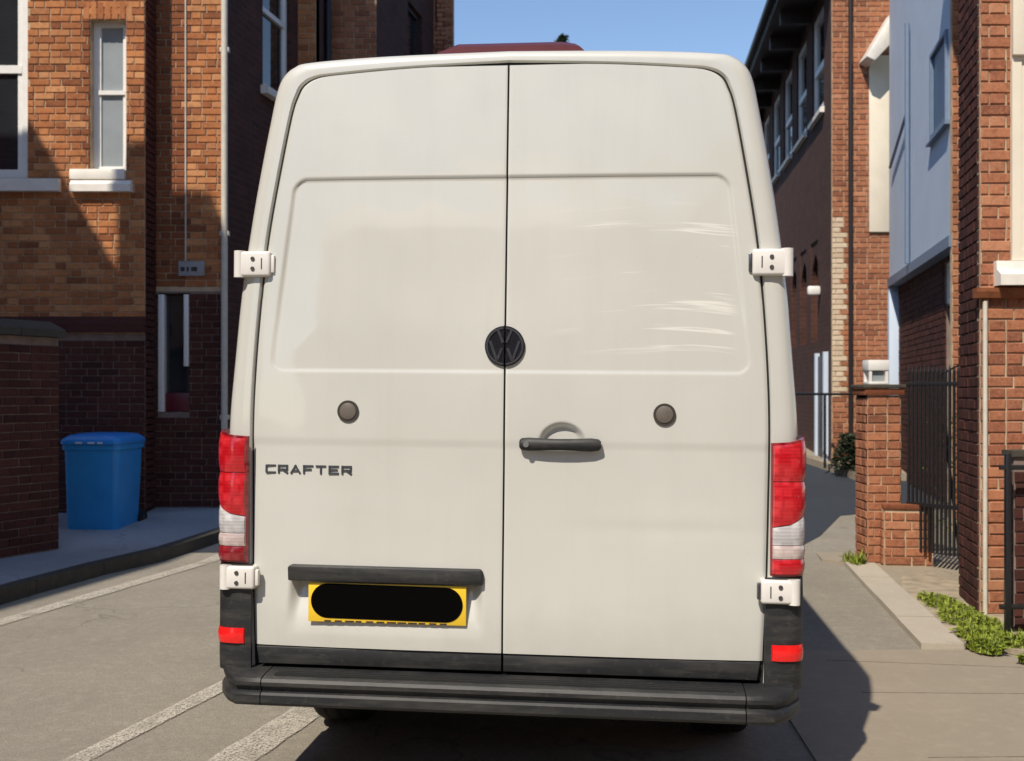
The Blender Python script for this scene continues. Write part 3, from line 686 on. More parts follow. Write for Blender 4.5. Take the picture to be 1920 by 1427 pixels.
dw = thing('dwarf_wall', 'low stepped red brick wall in front of the gate pier', 'wall', (3.35, 9.5, .02))
dA, dB = Vector((3.17, 9.62)), Vector((3.56, 9.56))
dww = Wall(dw, dA, dB, .0, .50, M['mortar'], .09)
dws = Wall(dw, (3.169, 9.705), (3.169, 9.636), .0, .50, M['mortar'], .05)
lay(dww.bricks(M['brick_red'], .03, .48) + dws.bricks(M['brick_red'], .03, .48), 300)
box('coping', (-.01, .41, -.015, .092, .502, .545), M['brick_deep'], dw, .006, dww.loc, dww.ang)
rg = thing('iron_gate', 'tall black iron railing gate between the gate pier and near house', 'gate', (3.56, 9.3, .03))
RA, RB = Vector((3.38, 9.68)), Vector((3.82, 9.02)); rd = RB - RA; rang = math.atan2(rd.y, rd.x); rlen = rd.length
rloc = (RA.x - 3.56, RA.y - 9.3, 0)
for z in (.50, 1.52):
    box('rail', (0, rlen, -.012, .012, z, z + .035), M['iron'], rg, .003, rloc, rang)
for i in range(15):
    u = .02 + i * .040
    p = cyl('picket', (u, 0, .12), (u, 0, 1.64), .0125, M['iron'], rg, 8, loc=rloc, rz=rang)
    cyl('finial', (u, 0, 1.64), (u, 0, 1.70), .013, M['iron'], p, 8, r1=.001)
box('post', (.60, rlen, -.02, .02, .02, 1.66), M['iron'], rg, .004, rloc, rang)
cyl('stay', (.3, 0, 1.60), (rlen + .1, 0, 1.86), .008, M['iron'], rg, 8, loc=rloc, rz=rang)

# ------------------------------------------------------------------ rendered house, the blue of its shade in the render
hU = thing('rendered_house', 'rendered house, coloured blue for shade, with overhanging upper floor behind the gate', 'house', (5.2, 13.5, .2))
UF, UN = Vector((5.34, 16.0)), Vector((4.475, 11.5)); ud = (UN - UF).normalized(); un = Vector((ud.y, -ud.x))
ul = (UN - UF).length
def uY(Y): return (16.0 - Y) * ul / 4.5
up = Wall(hU, UF, UN - ud * .065, 3.1, 8.2, M['render_shade'], .3, [(uY(12.6), uY(11.68), 4.3, 5.25)], 'upper_wall')
lo = Wall(hU, UF - un * .12, UN - un * .12 - ud * .085, -.2, 3.1, M['mortar_dark'], .25, [(uY(12.55), uY(11.75), 2.46, 2.92), (uY(12.45), uY(11.8), .3, 2.44)])
en = Wall(hU, UN, (8, 11.5), -.2, 8.2, M['mortar'], .05)
lay(lo.bricks(M['brick_plum_shade'], .3, 3.05) + en.bricks(M['brick_red'], .2, 6.2, u1=.5), 300)
sweep_x('soffit_band', [(-.03, 2.98), (.16, 2.98), (.16, 3.098), (-.03, 3.098)], 0, ul - .01, M['blue_trim'], hU, up.loc, up.ang)
sash(up, uY(12.6), uY(11.68), 4.3, 5.25, M['blue_trim'], M['glass_blue'], -.035, 0, .04, (.06, .1, .05), M['blue_trim'], 'dark blue glazed window')
sash(lo, uY(12.55), uY(11.75), 2.46, 2.92, M['white_paint'], M['glass_grey'], .02, 0, .05, None, None, 'small white window above the door')
box('door', (uY(12.45), uY(11.8), .06, .11, .3, 2.44), M['timber_dark'], hU, .004, lo.loc, lo.ang)
cyl('downpipe', (uY(14.1), -.045, 3.1), (uY(14.1), -.045, 6.1), .03, M['blue_trim'], hU, 12, loc=up.loc, rz=up.ang)
cyl('branch_pipe', (uY(14.1), -.045, 5.0), (uY(15.6), -.045, 4.6), .02, M['blue_trim'], hU, 10, loc=up.loc, rz=up.ang)
box('corner_post', (-.05, .13, -.02, .14, .2, 2.975), M['render_shade'], hU, .006, up.loc, up.ang)
poly_prism('roof', [(4.3, 11.3), (9, 11.3), (9, 16.2), (5.2, 16.2)], 8.2, 8.5, M['slate'], hU, (-5.2, -13.5, -.2))

# ------------------------------------------------------------------ brick hall at the back right
hH = thing('brick_hall', 'long brick hall, its shaded side coloured darker, with deep eaves and arched windows on the right', 'hall', (5.5, 20, .5))
hd = Vector((math.sin(R(6)), math.cos(R(6)))); H0 = Vector((4.67, 16.5)); HL = 12.0; H1 = H0 + hd * HL
ops = []
def hu(Y): return HL - (Y - 16.5) / hd.y
upw = [(17.2, 18.3), (18.9, 20.0), (20.6, 21.7), (22.3, 23.4), (24.0, 25.1)]
for a, b in upw: ops.append((hu(b), hu(a), 5.85, 7.45))
low = [(17.75, 18.45), (18.9, 19.6), (20.05, 20.75), (21.4, 22.1), (23, 23.7)]
for a, b in low: ops.append((hu(b), hu(a), 2.3, 3.9))
hw = Wall(hH, H1, H0 + hd * .045, -.2, 7.9, M['walltex_shade'], .35, ops)
he = Wall(hH, H0, (8.6, 16.5), -.2, 9.4, M['mortar'], .04)
for k, (a, b) in enumerate(upw): sash(hw, hu(b), hu(a), 5.85, 7.45, M['white_paint'], M['glass_dark'], .03, .45, .10, (.07, .05, .1), M['stone_white'])
for a, b in low:
    u0, u1 = hu(b), hu(a); wo_ = sash(hw, u0, u1, 2.3, 3.9, M['blue_trim'], M['glass_dark'], .16, 0, .10)
    # pointed head: two brick spandrels leave a gothic arch
    um, zb, zt = (u0 + u1) / 2, 3.25, 3.905; n = 8
    for s in (0, 1):
        e = u0 if s == 0 else u1
        arc = []
        for i in range(n + 1):
            t = i / n; ang = t * R(62); r_ = (u1 - u0) * 1.0
            xx = (u1 - r_ * math.cos(ang)) if s == 0 else (u0 + r_ * math.cos(ang))
            xx = min(xx, um) if s == 0 else max(xx, um)
            arc.append((xx, min(zt, zb + r_ * .74 * math.sin(ang))))
        xz_prism('arch_spandrel', arc + [(um, zt), (e, zt)], .02, .15, M['walltex_shade'], wo_)
mq = lambda u, z: M['brick_sunlit'] if (u < .15 and 1.4 < z < 4.05) else M['brick_red']  # sunlit strip at the hall corner painted in with paler bricks
lay(he.bricks(M['brick_red'], .45, 8.4, u1=.98, matfn=mq), 300)
box('cream_panel', (.53, .82, -.05, -.013, 3.83, 6.40), M['cream'], hH, .004, he.loc, he.ang)
xz_prism('hood', [(.38, 6.28), (.50, 6.22), (.88, 6.62), (.88, 6.95), (.78, 6.95)], -.40, -.0125, M['stone_white'], hH, he.loc, he.ang, .01)
cyl('downpipe', (.255, -.05, .5), (.255, -.05, 8.2), .03, M['pipe_black'], hH, 12, loc=he.loc, rz=he.ang)
# roof with deep eaves over the street side
rf = sweep_x('roof', [(-.62, 7.78), (-.62, 7.92), (2.0, 10.7), (4.4, 7.92), (4.4, 7.78), (2.0, 10.5)], -.2, HL + .25, M['slate'], hH, hw.loc, hw.ang)
box('soffit', (-.1, HL + .2, -.60, .02, 7.70, 7.775), M['timber_dark'], hH, 0, hw.loc, hw.ang)
box('gutter', (-.1, HL + .24, -.72, -.625, 7.80, 7.90), M['pipe_black'], hH, .02, hw.loc, hw.ang)
for i in range(9): box('eaves_bracket', (.6 + i * 1.35, .72 + i * 1.35, -.5, -.001, 7.48, 7.698), M['timber_dark'], hH, 0, hw.loc, hw.ang)
dd = box('door', (hu(17.6), hu(16.9), -.03, -.002, .45, 2.05), M['timber_dark'], hH, .004, hw.loc, hw.ang)
for a in (16.86, 17.62): box('door_post', (hu(a) - .05, hu(a) + .05, -.07, -.001, .45, 2.1), M['render_shade'], dd)
lmp = box('wall_lamp', (hu(17.5) - .05, hu(17.5) + .05, -.2, -.002, 3.0, 3.14), M['white_paint'], hH, .03, hw.loc, hw.ang)
# handrail in front of the hall
hr = thing('handrail', 'thin black handrail before the dark hall, behind the gate pier', 'railing', (4.4, 15.9, .45))
for x, y in ((-.35, .9), (0, 0), (.42, -.55)): cyl('post', (x, y, -.02), (x, y, 1.02), .018, M['iron'], hr, 10)
cyl('rail', (-.35, .9, 1.02), (0, 0, 1.02), .018, M['iron'], hr, 10); cyl('rail', (0, 0, 1.02), (.42, -.55, 1.02), .018, M['iron'], hr, 10)

# ------------------------------------------------------------------ end of the street, hidden behind the van from here
hE = thing('brick_house', 'brick house closing the far end of the street behind the van', 'house', (4, 52, .9))
ew = Wall(hE, (-3, 50), (12, 50), .5, 7.2, M['walltex'], .3, [(1.5 + i * 3.4, 3.0 + i * 3.4, z, z + 1.7) for i in range(4) for z in (1.8, 4.8)])
for i in range(4):
    for z in (1.8, 4.8): sash(ew, 1.5 + i * 3.4, 3.0 + i * 3.4, z, z + 1.7, M['white_paint'], M['glass_dark'], .08, .5, .07, (.08, .06, .1), M['stone_white'])
Wall(hE, (-3, 57), (-3, 50), .5, 7.2, M['walltex'], .3); Wall(hE, (12, 50), (12, 57), .5, 7.2, M['walltex'], .3)
sweep_x('roof', [(-.4, 7.2), (7.4, 7.2), (3.5, 10.2)], -.4, 15.4, M['slate'], hE, ew.loc, ew.ang)

# ------------------------------------------------------------------ planting
def leaves(name, pts, size, mat, parent=None, flat=.5, rng=random.Random(3), loc=(0, 0, 0)):
    v = []; f = []
    for p in pts:
        s = size * rng.uniform(.6, 1.4); a = rng.uniform(0, 6.28); t = rng.uniform(-flat, flat)
        ax = Vector((math.cos(a), math.sin(a), t)).normalized(); bx = ax.cross(Vector((rng.uniform(-1, 1), rng.uniform(-1, 1), 1))).normalized()
        b = len(v)
        for q in (-ax * s, bx * s * .45, ax * s, -bx * s * .45): v.append(tuple(Vector(p) + q))
        f.append((b, b + 1, b + 2, b + 3))
    return mesh_obj(name, v, f, mat, parent, loc)
def grass(name, region, n, h, mat, seed):
    rng = random.Random(seed); v = []; f = []
    for _ in range(n):
        cx, cy, rx, ry = rng.choice(region); r_ = math.sqrt(rng.random()); a = rng.uniform(0, 6.28)
        x, y = cx + rx * r_ * math.cos(a), cy + ry * r_ * math.sin(a)
        hh = h * rng.uniform(.35, 1.2) * (1.15 - .7 * r_); lean = rng.uniform(0, 6.28); ln_ = hh * rng.uniform(.2, .9); wd = rng.uniform(.002, .005)
        dx, dy = math.cos(lean), math.sin(lean); b = len(v)
        v += [(x - dy * wd, y + dx * wd, .02), (x + dy * wd, y - dx * wd, .02), (x + dx * ln_ * .4 + dy * wd, y + dy * ln_ * .4 - dx * wd, .02 + hh * .65), (x + dx * ln_ * .4 - dy * wd, y + dy * ln_ * .4 + dx * wd, .02 + hh * .65), (x + dx * ln_, y + dy * ln_, .02 + hh)]
        f += [(b, b + 1, b + 2, b + 3), (b + 3, b + 2, b + 4)]
        if rng.random() < .10:   # broad weed leaf
            b = len(v); z = .03 + hh * .6; s = rng.uniform(.012, .03)
            v += [(x, y, z), (x + dx * s - dy * s * .6, y + dy * s + dx * s * .6, z + s * .3), (x + dx * s * 2, y + dy * s * 2, z), (x + dx * s + dy * s * .6, y + dy * s - dx * s * .6, z + s * .3)]
            f.append((b, b + 1, b + 2, b + 3))
    o = mesh_obj(name, v, f, mat); o['kind'] = 'stuff'; return o
o = grass('weeds', [(2.98, 7.75, .13, .45), (2.93, 7.2, .17, .35), (2.82, 6.75, .15, .25), (2.98, 6.62, .22, .16), (2.72, 6.5, .09, .14), (2.92, 6.2, .14, .06), (3.25, 6.45, .25, .2)], 7000, .075, M['grass'], 5)
o['label'] = 'bright green weeds between the pale kerb and the low wall'; o['category'] = 'weeds'
o = grass('weeds', [(2.93, 9.75, .05, .22), (2.97, 9.66, .05, .06)], 260, .13, M['grass'], 6)
o['label'] = 'tuft of weeds at the foot of the gate pier'; o['category'] = 'weeds'
bush = thing('shrub', 'dark leafy shrub at the foot of the hall behind the gate pier', 'shrub', (4.72, 15.6, .42))
rng = random.Random(11)
pts = []
for _ in range(2600):
    a, b = rng.uniform(0, 6.28), rng.uniform(0, 1) ** .4
    z = rng.uniform(.03, 1); pts.append((.30 * b * math.cos(a) * (1.1 - .5 * z), .35 * b * math.sin(a) * (1.1 - .5 * z), z * .5))
leaves('foliage', pts, .032, M['leaf_bush'], bush)
for k in range(5): cyl('stem', (0, 0, -.02), (.18 * math.cos(k * 1.3), .2 * math.sin(k * 1.3), .4), .008, M['bark'], bush, 6)
shr = thing('shrub', 'thin green shrub seen through the black gate bars', 'shrub', (3.86, 9.75, .02))
pts = []
for _ in range(300):
    pts.append((rng.gauss(0, .12), rng.gauss(0, .1), rng.uniform(.3, 1.3)))
leaves('foliage', pts, .03, M['grass'], shr)
for k in range(4): cyl('stem', (0, 0, 0), (rng.gauss(0, .1), rng.gauss(0, .1), 1.2), .007, M['bark'], shr, 6)
tree = thing('conifer_tree', 'top of a dark tree showing above the van roof', 'tree', (2.72, 61.5, .9))
TH = 19.9
cyl('trunk', (0, 0, 0), (0, 0, TH - 1), .22, M['bark'], tree, 10, r1=.03)
pts = []
for _ in range(9000):
    t = rng.random() ** .8; z = 2.5 + t * (TH - 2.4); rad = (1 - t) ** .8 * 2.6 + .12; a = rng.uniform(0, 6.28); q = rng.random() ** .5 * (1 + .25 * math.sin(z * 5 + a * 3))
    pts.append((rad * q * math.cos(a), rad * q * math.sin(a), z - q * rad * .3))
for _ in range(60): pts.append((rng.gauss(0, .16), rng.gauss(0, .16), TH - .25 + rng.uniform(-.3, .3)))
leaves('crown', pts, .17, M['leaf'], tree)
for k in range(14):
    a = k * 2.4; z = 3 + k * 1.05; l = 2.3 * (1 - z / TH) + .2
    cyl('limb', (0, 0, z), (l * math.cos(a), l * math.sin(a), z + .2), .05, M['bark'], tree, 6, r1=.01)

# ------------------------------------------------------------------ the van (local: x right, y forward, z up, origin at rear centre on the road)
van = thing('delivery_van', 'large white panel van seen from behind on the road', 'van', (-.04, 3.99, 0), R(-6.2))
RHO = R(.5)
def roll(p): return (p[0] * math.cos(RHO) + p[2] * math.sin(RHO), p[1], -p[0] * math.sin(RHO) + p[2] * math.cos(RHO))
def vobj(o):
    """body parts lean half a degree with the suspension; wheels do not"""
    for v in o.data.vertices: v.co = roll(v.co)
    return o
SIL = [(1.03, .42), (1.03, .62), (1.03, .8), (1.03, 1.1), (1.027, 1.38), (1.01, 1.6), (.988, 1.85), (.962, 2.05), (.932, 2.25), (.892, 2.48), (.868, 2.6), (.845, 2.655), (.805, 2.69), (.74, 2.707), (.45, 2.722), (0, 2.73)]
DOR = [(.905, .50), (.91, .65), (.915, .8), (.92, 1.1), (.922, 1.38), (.914, 1.6), (.896, 1.85), (.875, 2.05), (.842, 2.26), (.798, 2.5), (.775, 2.575), (.752, 2.615), (.705, 2.64), (.62, 2.650), (.35, 2.667), (0, 2.676)]
def catmull(P, sub):
    out = []
    n = len(P)
    for i in range(n - 1):
        p0, p1, p2, p3 = P[max(0, i - 1)], P[i], P[i + 1], P[min(n - 1, i + 2)]
        for k in range(sub):
            t = k / sub
            out.append(tuple(.5 * (2 * b + (c - a) * t + (2 * a - 5 * b + 4 * c - d) * t * t + (3 * b - a - 3 * c + d) * t ** 3) for a, b, c, d in zip(p0, p1, p2, p3)))
    out.append(P[-1]); return out
SILd, DORd = catmull(SIL, 5), catmull(DOR, 5)
def full(half): return [(-x, z) for x, z in half[:-1]] + [half[-1]] + [(x, z) for x, z in reversed(half[:-1])]
SF, DF = full(SILd), full(DORd); NP = len(SF)
def lean(z): return .05 * max(0., (z - 1.3) / 1.4) ** 1.6
def crown(x): return .020 * (abs(x) / .92) ** 4
def yb(x, z): return lean(z) + crown(x)
def body_shell():
    rings = []
    # jamb: inwards from the door edge, then the door-edge rim, then the rounded corner to the side
    rings.append([(x * .995, yb(x, z) + .035, z - (.008 if z > 2.5 else 0)) for x, z in DF])
    off = []
    for (x, z), (sx, sz) in zip(DF, SF):
        d = math.hypot(sx - x, sz - z); off.append((x + (sx - x) / d * .007, z + (sz - z) / d * .007))
    rings.append([(x, yb(x, z) + .004, z) for x, z in off])
    rings.append([(x + (sx - x) * .04, yb(x, z), z + (sz - z) * .04) for (x, z), (sx, sz) in zip(off, SF)])
    for a in (18, 36, 54, 66, 76, 84, 90):
        k, c = math.sin(R(a)), 1 - math.cos(R(a))
        rings.append([(x + (sx - x) * k, yb(x, z) * (1 - k * .0) + .085 * c ** 1.9, z + (sz - z) * k) for (x, z), (sx, sz) in zip(off, SF)])
    ys = [.2, .4] + [.55 + .05 * i for i in range(26)] + [2.2, 2.8, 3.4, 3.9, 4.3] + [4.4 + .05 * i for i in range(24)] + [5.75, 5.9, 5.98]
    def zt(y):
        K = [(0, 2.73), (4.3, 2.73), (4.6, 2.66), (5.1, 2.05), (5.4, 1.5), (5.75, 1.28), (5.9, 1.15), (5.98, .85)]
        for (a, b), (c, d) in zip(K, K[1:]):
            if a <= y <= c: return b + (d - b) * (y - a) / (c - a)
        return .85
    for y in ys:
        s = (zt(y) - .42) / 2.31; q = 1 - .10 * max(0, (y - 5.0)) ** 2
        bulge = 1.004 if y > .2 else 1.002
        rings.append([(x * bulge * q, y + .05, .42 + (z - .42) * s) for x, z in SF])
    v = [p for r_ in rings for p in r_]; f = []
    for k in range(len(rings) - 1):
        for i in range(NP - 1): f.append((k * NP + i, k * NP + i + 1, (k + 1) * NP + i + 1, (k + 1) * NP + i))
    b = (len(rings) - 1) * NP; f.append(tuple(range(b, b + NP)))
    # wheel arches
    v = [list(p) for p in v]; RAD = .41
    dead = set()
    for cy in (1.15, 4.95):
        for i, p in enumerate(v):
            d = math.hypot(p[1] - cy, p[2] - .34)
            if d < RAD - .035: dead.add(i)
        for fc in f:
            ins = [i for i in fc if i in dead]
            if ins and len(ins) < len(fc) and len(fc) == 4:
                for i in fc:
                    if i not in dead:
                        d = math.hypot(v[i][1] - cy, v[i][2] - .34)
                        if RAD - .04 < d < RAD + .075: v[i][1] = cy + (v[i][1] - cy) * RAD / d; v[i][2] = .34 + (v[i][2] - .34) * RAD / d
    f = [fc for fc in f if not any(i in dead for i in fc)]
    o = mesh_obj('body', [roll(p) for p in v], f, M['van'], van, smooth=True)
    bm = bmesh.new(); bm.from_mesh(o.data); bmesh.ops.recalc_face_normals(bm, faces=bm.faces[:]); loose = [q for q in bm.verts if not q.link_faces]; bmesh.ops.delete(bm, geom=loose, context='VERTS'); bm.to_mesh(o.data); bm.free()
    o.data.set_sharp_from_angle(angle=R(35))
    return o
body = body_shell()
# dark jamb plate behind the doors, underbody
pts = [(x * .985, z - .02) for x, z in DF]
v = [(x, yb(x, z) + .03, z) for x, z in pts]
vobj(mesh_obj('door_jamb', v, [tuple(range(len(v)))], M['under'], van))
inn, outr = [], []
for (x, z), (sx, sz) in zip(DF, SF):
    d = math.hypot(sx - x, sz - z); kx_, kz_ = (sx - x) / d, (sz - z) / d
    inn.append((x - kx_ * .02, yb(x, z) + .0125, z - kz_ * .02)); outr.append((x + kx_ * .009, yb(x, z) + .0125, z + kz_ * .009))
vobj(mesh_obj('door_seal', inn + outr, [(i, i + 1, NP + i + 1, NP + i) for i in range(NP - 1)], M['rubber'], van))
vobj(box('underbody', (-.95, .95, .12, 5.7, .36, .52), M['under'], van))
for cy in (1.15, 4.95):
    for s in (-1, 1): vobj(box('wheel_well', (min(s * .62, s * 1.0), max(s * .62, s * 1.0), cy - .44, cy + .44, .525, .80), M['under'], van))
# cab glass and mirrors
K0 = body
ws = [(-.72, 4.70, 2.50), (.72, 4.70, 2.50), (.84, 5.32, 1.68), (-.84, 5.32, 1.68)]
vobj(mesh_obj('windscreen', [(x, y + .09, z + .04) for x, y, z in ws], [(0, 1, 2, 3)], M['glass_dark'], van))
for s in (-1, 1):
    vobj(mesh_obj('cab_window', [(s * 1.045, 4.0, 1.5), (s * 1.045, 4.75, 1.5), (s * .985, 4.55, 2.1), (s * .985, 4.0, 2.1)], [(0, 1, 2, 3)], M['glass_dark'], van))
    bm = bmesh.new(); add_box(bm, min(s * 1.03, s * 1.2), max(s * 1.03, s * 1.2), 4.68, 4.74, 1.45, 1.53); add_box(bm, min(s * 1.1, s * 1.3), max(s * 1.1, s * 1.3), 4.66, 4.76, 1.52, 1.86, .03)
    vobj(bm_obj('door_mirror', bm, M['plastic'], van, smooth=True, sharp=40))

def wsil(z):
    P = DORd
    for (xa, za), (xb, zb_) in zip(P, P[1:]):
        if za <= z <= zb_: return xa + (xb - xa) * (z - za) / (zb_ - za + 1e-9)
    return P[0][0] if z < P[0][1] else 0.
def rbox(x, z, hw, zc, hz, r):
    qx, qz = x - (hw - r), abs(z - zc) - (hz - r)
    return math.hypot(max(qx, 0), max(qz, 0)) + min(max(qx, qz), 0) - r
def door_y(x, z, side):
    y = yb(x, z)
    # recessed upper panel with rounded outer corners
    hw = .862 - (z - 1.566) * .115
    sdv = rbox(abs(x), z, hw, 1.918, .352, .055)
    y += .0085 * (.30 + .70 * smooth01((z - 1.58) / .40)) * smooth01(-sdv / .011)
    # panel is pressed slightly proud in its middle, with hand-level waviness
    if sdv < 0: y -= .003 * smooth01(-sdv / .2)
    # shoulder crease
    y += .0035 * smooth01((1.335 - z) / .04) - .0035 * smooth01((1.28 - z) / .30)
    y -= .006 * smooth01((1.05 - z) / .35) * (1 - smooth01((.72 - z) / .25))
    y += .0007 * math.sin(x * 9 + z * 4 + side) * math.sin(z * 7.3 + 1.7 * side) + .00035 * math.sin(x * 23 + 5 * z) * math.sin(z * 17 - 3 * x)
    if side < 0:
        if .58 < z < .90 and -.80 < x < -.05:
            xl, xr = -.775 - (.83 - z) * .10, -.068 + (.83 - z) * .07
            e = min(x - xl, xr - x)
            y += .045 * smooth01((z - .615) / .22) * smooth01(e / .045) * (1 - smooth01((z - .832) / .03))
    else:
        ex, ez = (x - .205) / .085, (z - 1.322) / .075
        q = ex * ex + ez * ez
        if q < 1 and z > 1.295: y += .026 * smooth01((1 - q) / .55)
        # shallow dents low on the right door
        y += .0022 * math.exp(-((x - .62) / .30) ** 2 - ((z - 1.02) / .03) ** 2)
    return y
def make_door(side):
    zb0, zt0 = .578, 2.668
    zs = [zb0 + (2.60 - zb0) * i / 330 for i in range(331)] + [2.60 + (zt0 - 2.60) * i / 26 for i in range(1, 27)]
    nx = 150; v = []; f = []
    for z in zs:
        W = max(.012, wsil(z + .004) - .004)
        for i in range(nx + 1):
            x = side * (.0035 + (W - .0035) * i / nx); v.append(roll((x, door_y(x, z, side) + (.006 if i == nx or z == zt0 else (.0015 if i in (0, nx - 1) else 0)), z)))
    nr = len(zs)
    for j in range(nr - 1):
        for i in range(nx):
            q = (j * (nx + 1) + i, j * (nx + 1) + i + 1, (j + 1) * (nx + 1) + i + 1, (j + 1) * (nx + 1) + i)
            f.append(q if side > 0 else tuple(reversed(q)))
    # thickness: skirt round the edge
    loop = [i for i in range(nx + 1)] + [j * (nx + 1) + nx for j in range(1, nr)] + [(nr - 1) * (nx + 1) + i for i in range(nx - 1, -1, -1)] + [j * (nx + 1) for j in range(nr - 2, 0, -1)]
    b = len(v); v += [(v[i][0], v[i][1] + .028, v[i][2]) for i in loop]
    for k in range(len(loop)):
        n = (k + 1) % len(loop); f.append((loop[k], loop[n], b + n, b + k) if side < 0 else (loop[n], loop[k], b + k, b + n))
    o = mesh_obj('rear_door', v, f, M['van'] if side < 0 else M['van_wipe_glint'], van, smooth=True)
    o.data.set_sharp_from_angle(angle=R(50))
    o['label'] = 'left rear door with number plate' if side < 0 else 'right rear door with handle'
    ks = xz_prism('kick_strip', [(side * .0035, .512), (side * .885, .512), (side * .895, .574), (side * .0035, .574)], .004, .03, M['plastic'], o, bevel=.003); vobj(ks)
    return o
dl, drr = make_door(-1), make_door(1)
def on(x, z, side=1): return door_y(x, z, side)
def disc(name, x, z, r, th, mat, parent, side, seg=40, clip=None, y=None):
    pts = [(x + r * math.cos(2 * math.pi * i / seg), z + r * math.sin(2 * math.pi * i / seg)) for i in range(seg)]
    if clip == -1: pts = [(min(a, -.003), b) for a, b in pts]
    if clip == 1: pts = [(max(a, .003), b) for a, b in pts]
    cl = []
    for p in pts:
        if not cl or math.hypot(p[0] - cl[-1][0], p[1] - cl[-1][1]) > 1e-5: cl.append(p)
    if math.hypot(cl[0][0] - cl[-1][0], cl[0][1] - cl[-1][1]) < 1e-5: cl.pop()
    y0 = on(x if not clip else clip * .05, z, side) if y is None else y
    return vobj(xz_prism(name, cl, y0 - th, y0 + .01, mat, parent, bevel=min(.003, th * .4)))
# vent caps
for d_, x, side in ((dl, -.563, -1), (drr, .561, 1)):
    c_ = disc('vent_cap', x, 1.426, .039, .006, M['cap_dark'], d_, side); vobj(xz_prism('cap_face', [(x + .030 * math.cos(a * .21), 1.426 + .030 * math.sin(a * .21)) for a in range(30)], on(x, 1.426, side) - .009, on(x, 1.426, side) - .004, M['grey_cap'], c_, bevel=.002))
# round badge split by the door gap: dark disc, darker ring, worn strokes
for d_, side in ((dl, -1), (drr, 1)):
    e_ = disc('badge', 0, 1.662, .071, .009, M['emblem'], d_, side, 64, side)
    y0 = on(side * .05, 1.662, side) - .0125
    bm = bmesh.new()
    for a0 in range(32):
        a1, a2 = R(-90 + a0 * 180 / 32), R(-90 + (a0 + 1) * 180 / 32)
        q = [(side * r_ * math.cos(a), 1.662 + r_ * math.sin(a)) for a, r_ in ((a1, .060), (a2, .060), (a2, .067), (a1, .067))]
        q = [(side * max(.004, abs(x)), z) for x, z in q]
        vs_ = [bm.verts.new((x, y0, z)) for x, z in q] + [bm.verts.new((x, y0 + .006, z)) for x, z in q]
        bm.faces.new(vs_[:4]); [bm.faces.new((vs_[i], vs_[(i + 1) % 4], vs_[4 + (i + 1) % 4], vs_[4 + i])) for i in range(4)]
    def stroke(x0, z0, x1, z1, wd=.0042):
        a, b = Vector((x0 * side, z0)), Vector((x1 * side, z1)); n_ = Vector((-(b - a).y, (b - a).x)).normalized() * wd
        q = [a + n_, b + n_, b - n_, a - n_]; vs_ = [bm.verts.new((p.x, y0, p.y)) for p in q] + [bm.verts.new((p.x, y0 + .006, p.y)) for p in q]
        bm.faces.new(vs_[:4]); [bm.faces.new((vs_[i], vs_[(i + 1) % 4], vs_[4 + (i + 1) % 4], vs_[4 + i])) for i in range(4)]
    stroke(.024, 1.718, .006, 1.674); stroke(.010, 1.655, .027, 1.610); stroke(.027, 1.610, .052, 1.680)
    vobj(bm_obj('badge_mark', bm, M['chrome_dark'], e_))
# handle on the right door
bm = bmesh.new()
prof = [(-.142, .0135), (-.135, .021), (-.11, .0235), (-.05, .021), (0, .020), (.05, .021), (.11, .0235), (.135, .020), (.143, .0125)]
seg = 12; ringv = []
for t, r_ in prof:
    bow = .030 - .012 * (abs(t) / .143) ** 2
    ringv.append([bm.verts.new((.199 + t, on(.199 + t, 1.27) - bow + .014 * math.cos(2 * math.pi * i / seg), 1.318 + r_ * math.sin(2 * math.pi * i / seg))) for i in range(seg)])
for a, b in zip(ringv, ringv[1:]):
    for i in range(seg): bm.faces.new((a[i], a[(i + 1) % seg], b[(i + 1) % seg], b[i]))
bm.faces.new(ringv[0]); bm.faces.new(list(reversed(ringv[-1])))
hdl = vobj(bm_obj('handle', bm, M['plastic'], drr, smooth=True, sharp=60))
for t in (-.115, .12): vobj(box('handle_mount', (.199 + t - .02, .199 + t + .02, on(.199 + t, 1.27) - .022, on(.199 + t, 1.27) + .03, 1.303, 1.333), M['plastic'], hdl, .004))
lk = vobj(cyl('lock', (.082, on(.08, 1.27) - .046, 1.318), (.082, on(.08, 1.27) - .03, 1.318), .010, M['steel'], hdl, 16))
# plate, trim bar, lettering on the left door
vobj(xz_prism('trim_bar', [(-.772, .818), (-.068, .818), (-.068, .862), (-.078, .874), (-.765, .874), (-.774, .866)], on(-.4, .93, -1) - .024, on(-.4, .93, -1) + .03, M['plastic'], dl, bevel=.005))
yp = on(-.41, .665, -1) - .006
pl = vobj(box('number_plate', (-.700, -.128, yp - .006, yp, .672, .812), M['yellow'], dl, .002))
def stadium(x0, x1, z0, z1, jog):
    r_ = (z1 - z0) / 2; zc = (z0 + z1) / 2; p = []
    for i in range(17): a = R(-90 + 180 * i / 16); p.append((x1 - r_ + r_ * math.cos(a), zc - jog + r_ * math.sin(a)))
    for i in range(17): a = R(90 + 180 * i / 16); p.append((x0 + r_ + r_ * math.cos(a), zc + jog + r_ * math.sin(a)))
    return p
cv = vobj(xz_prism('plate_cover', stadium(-.690, -.140, .684, .808, .002), yp - .0078, yp - .0055, M['black_tape'], pl)); cv['label'] = 'black patch hiding the plate characters'
for i in range(12): vobj(box('caption_mark', (-.64 + i * .038, -.64 + i * .038 + random.uniform(.02, .034), yp - .0072, yp - .0055, .6735, .6785), M['timber_dark'], pl))
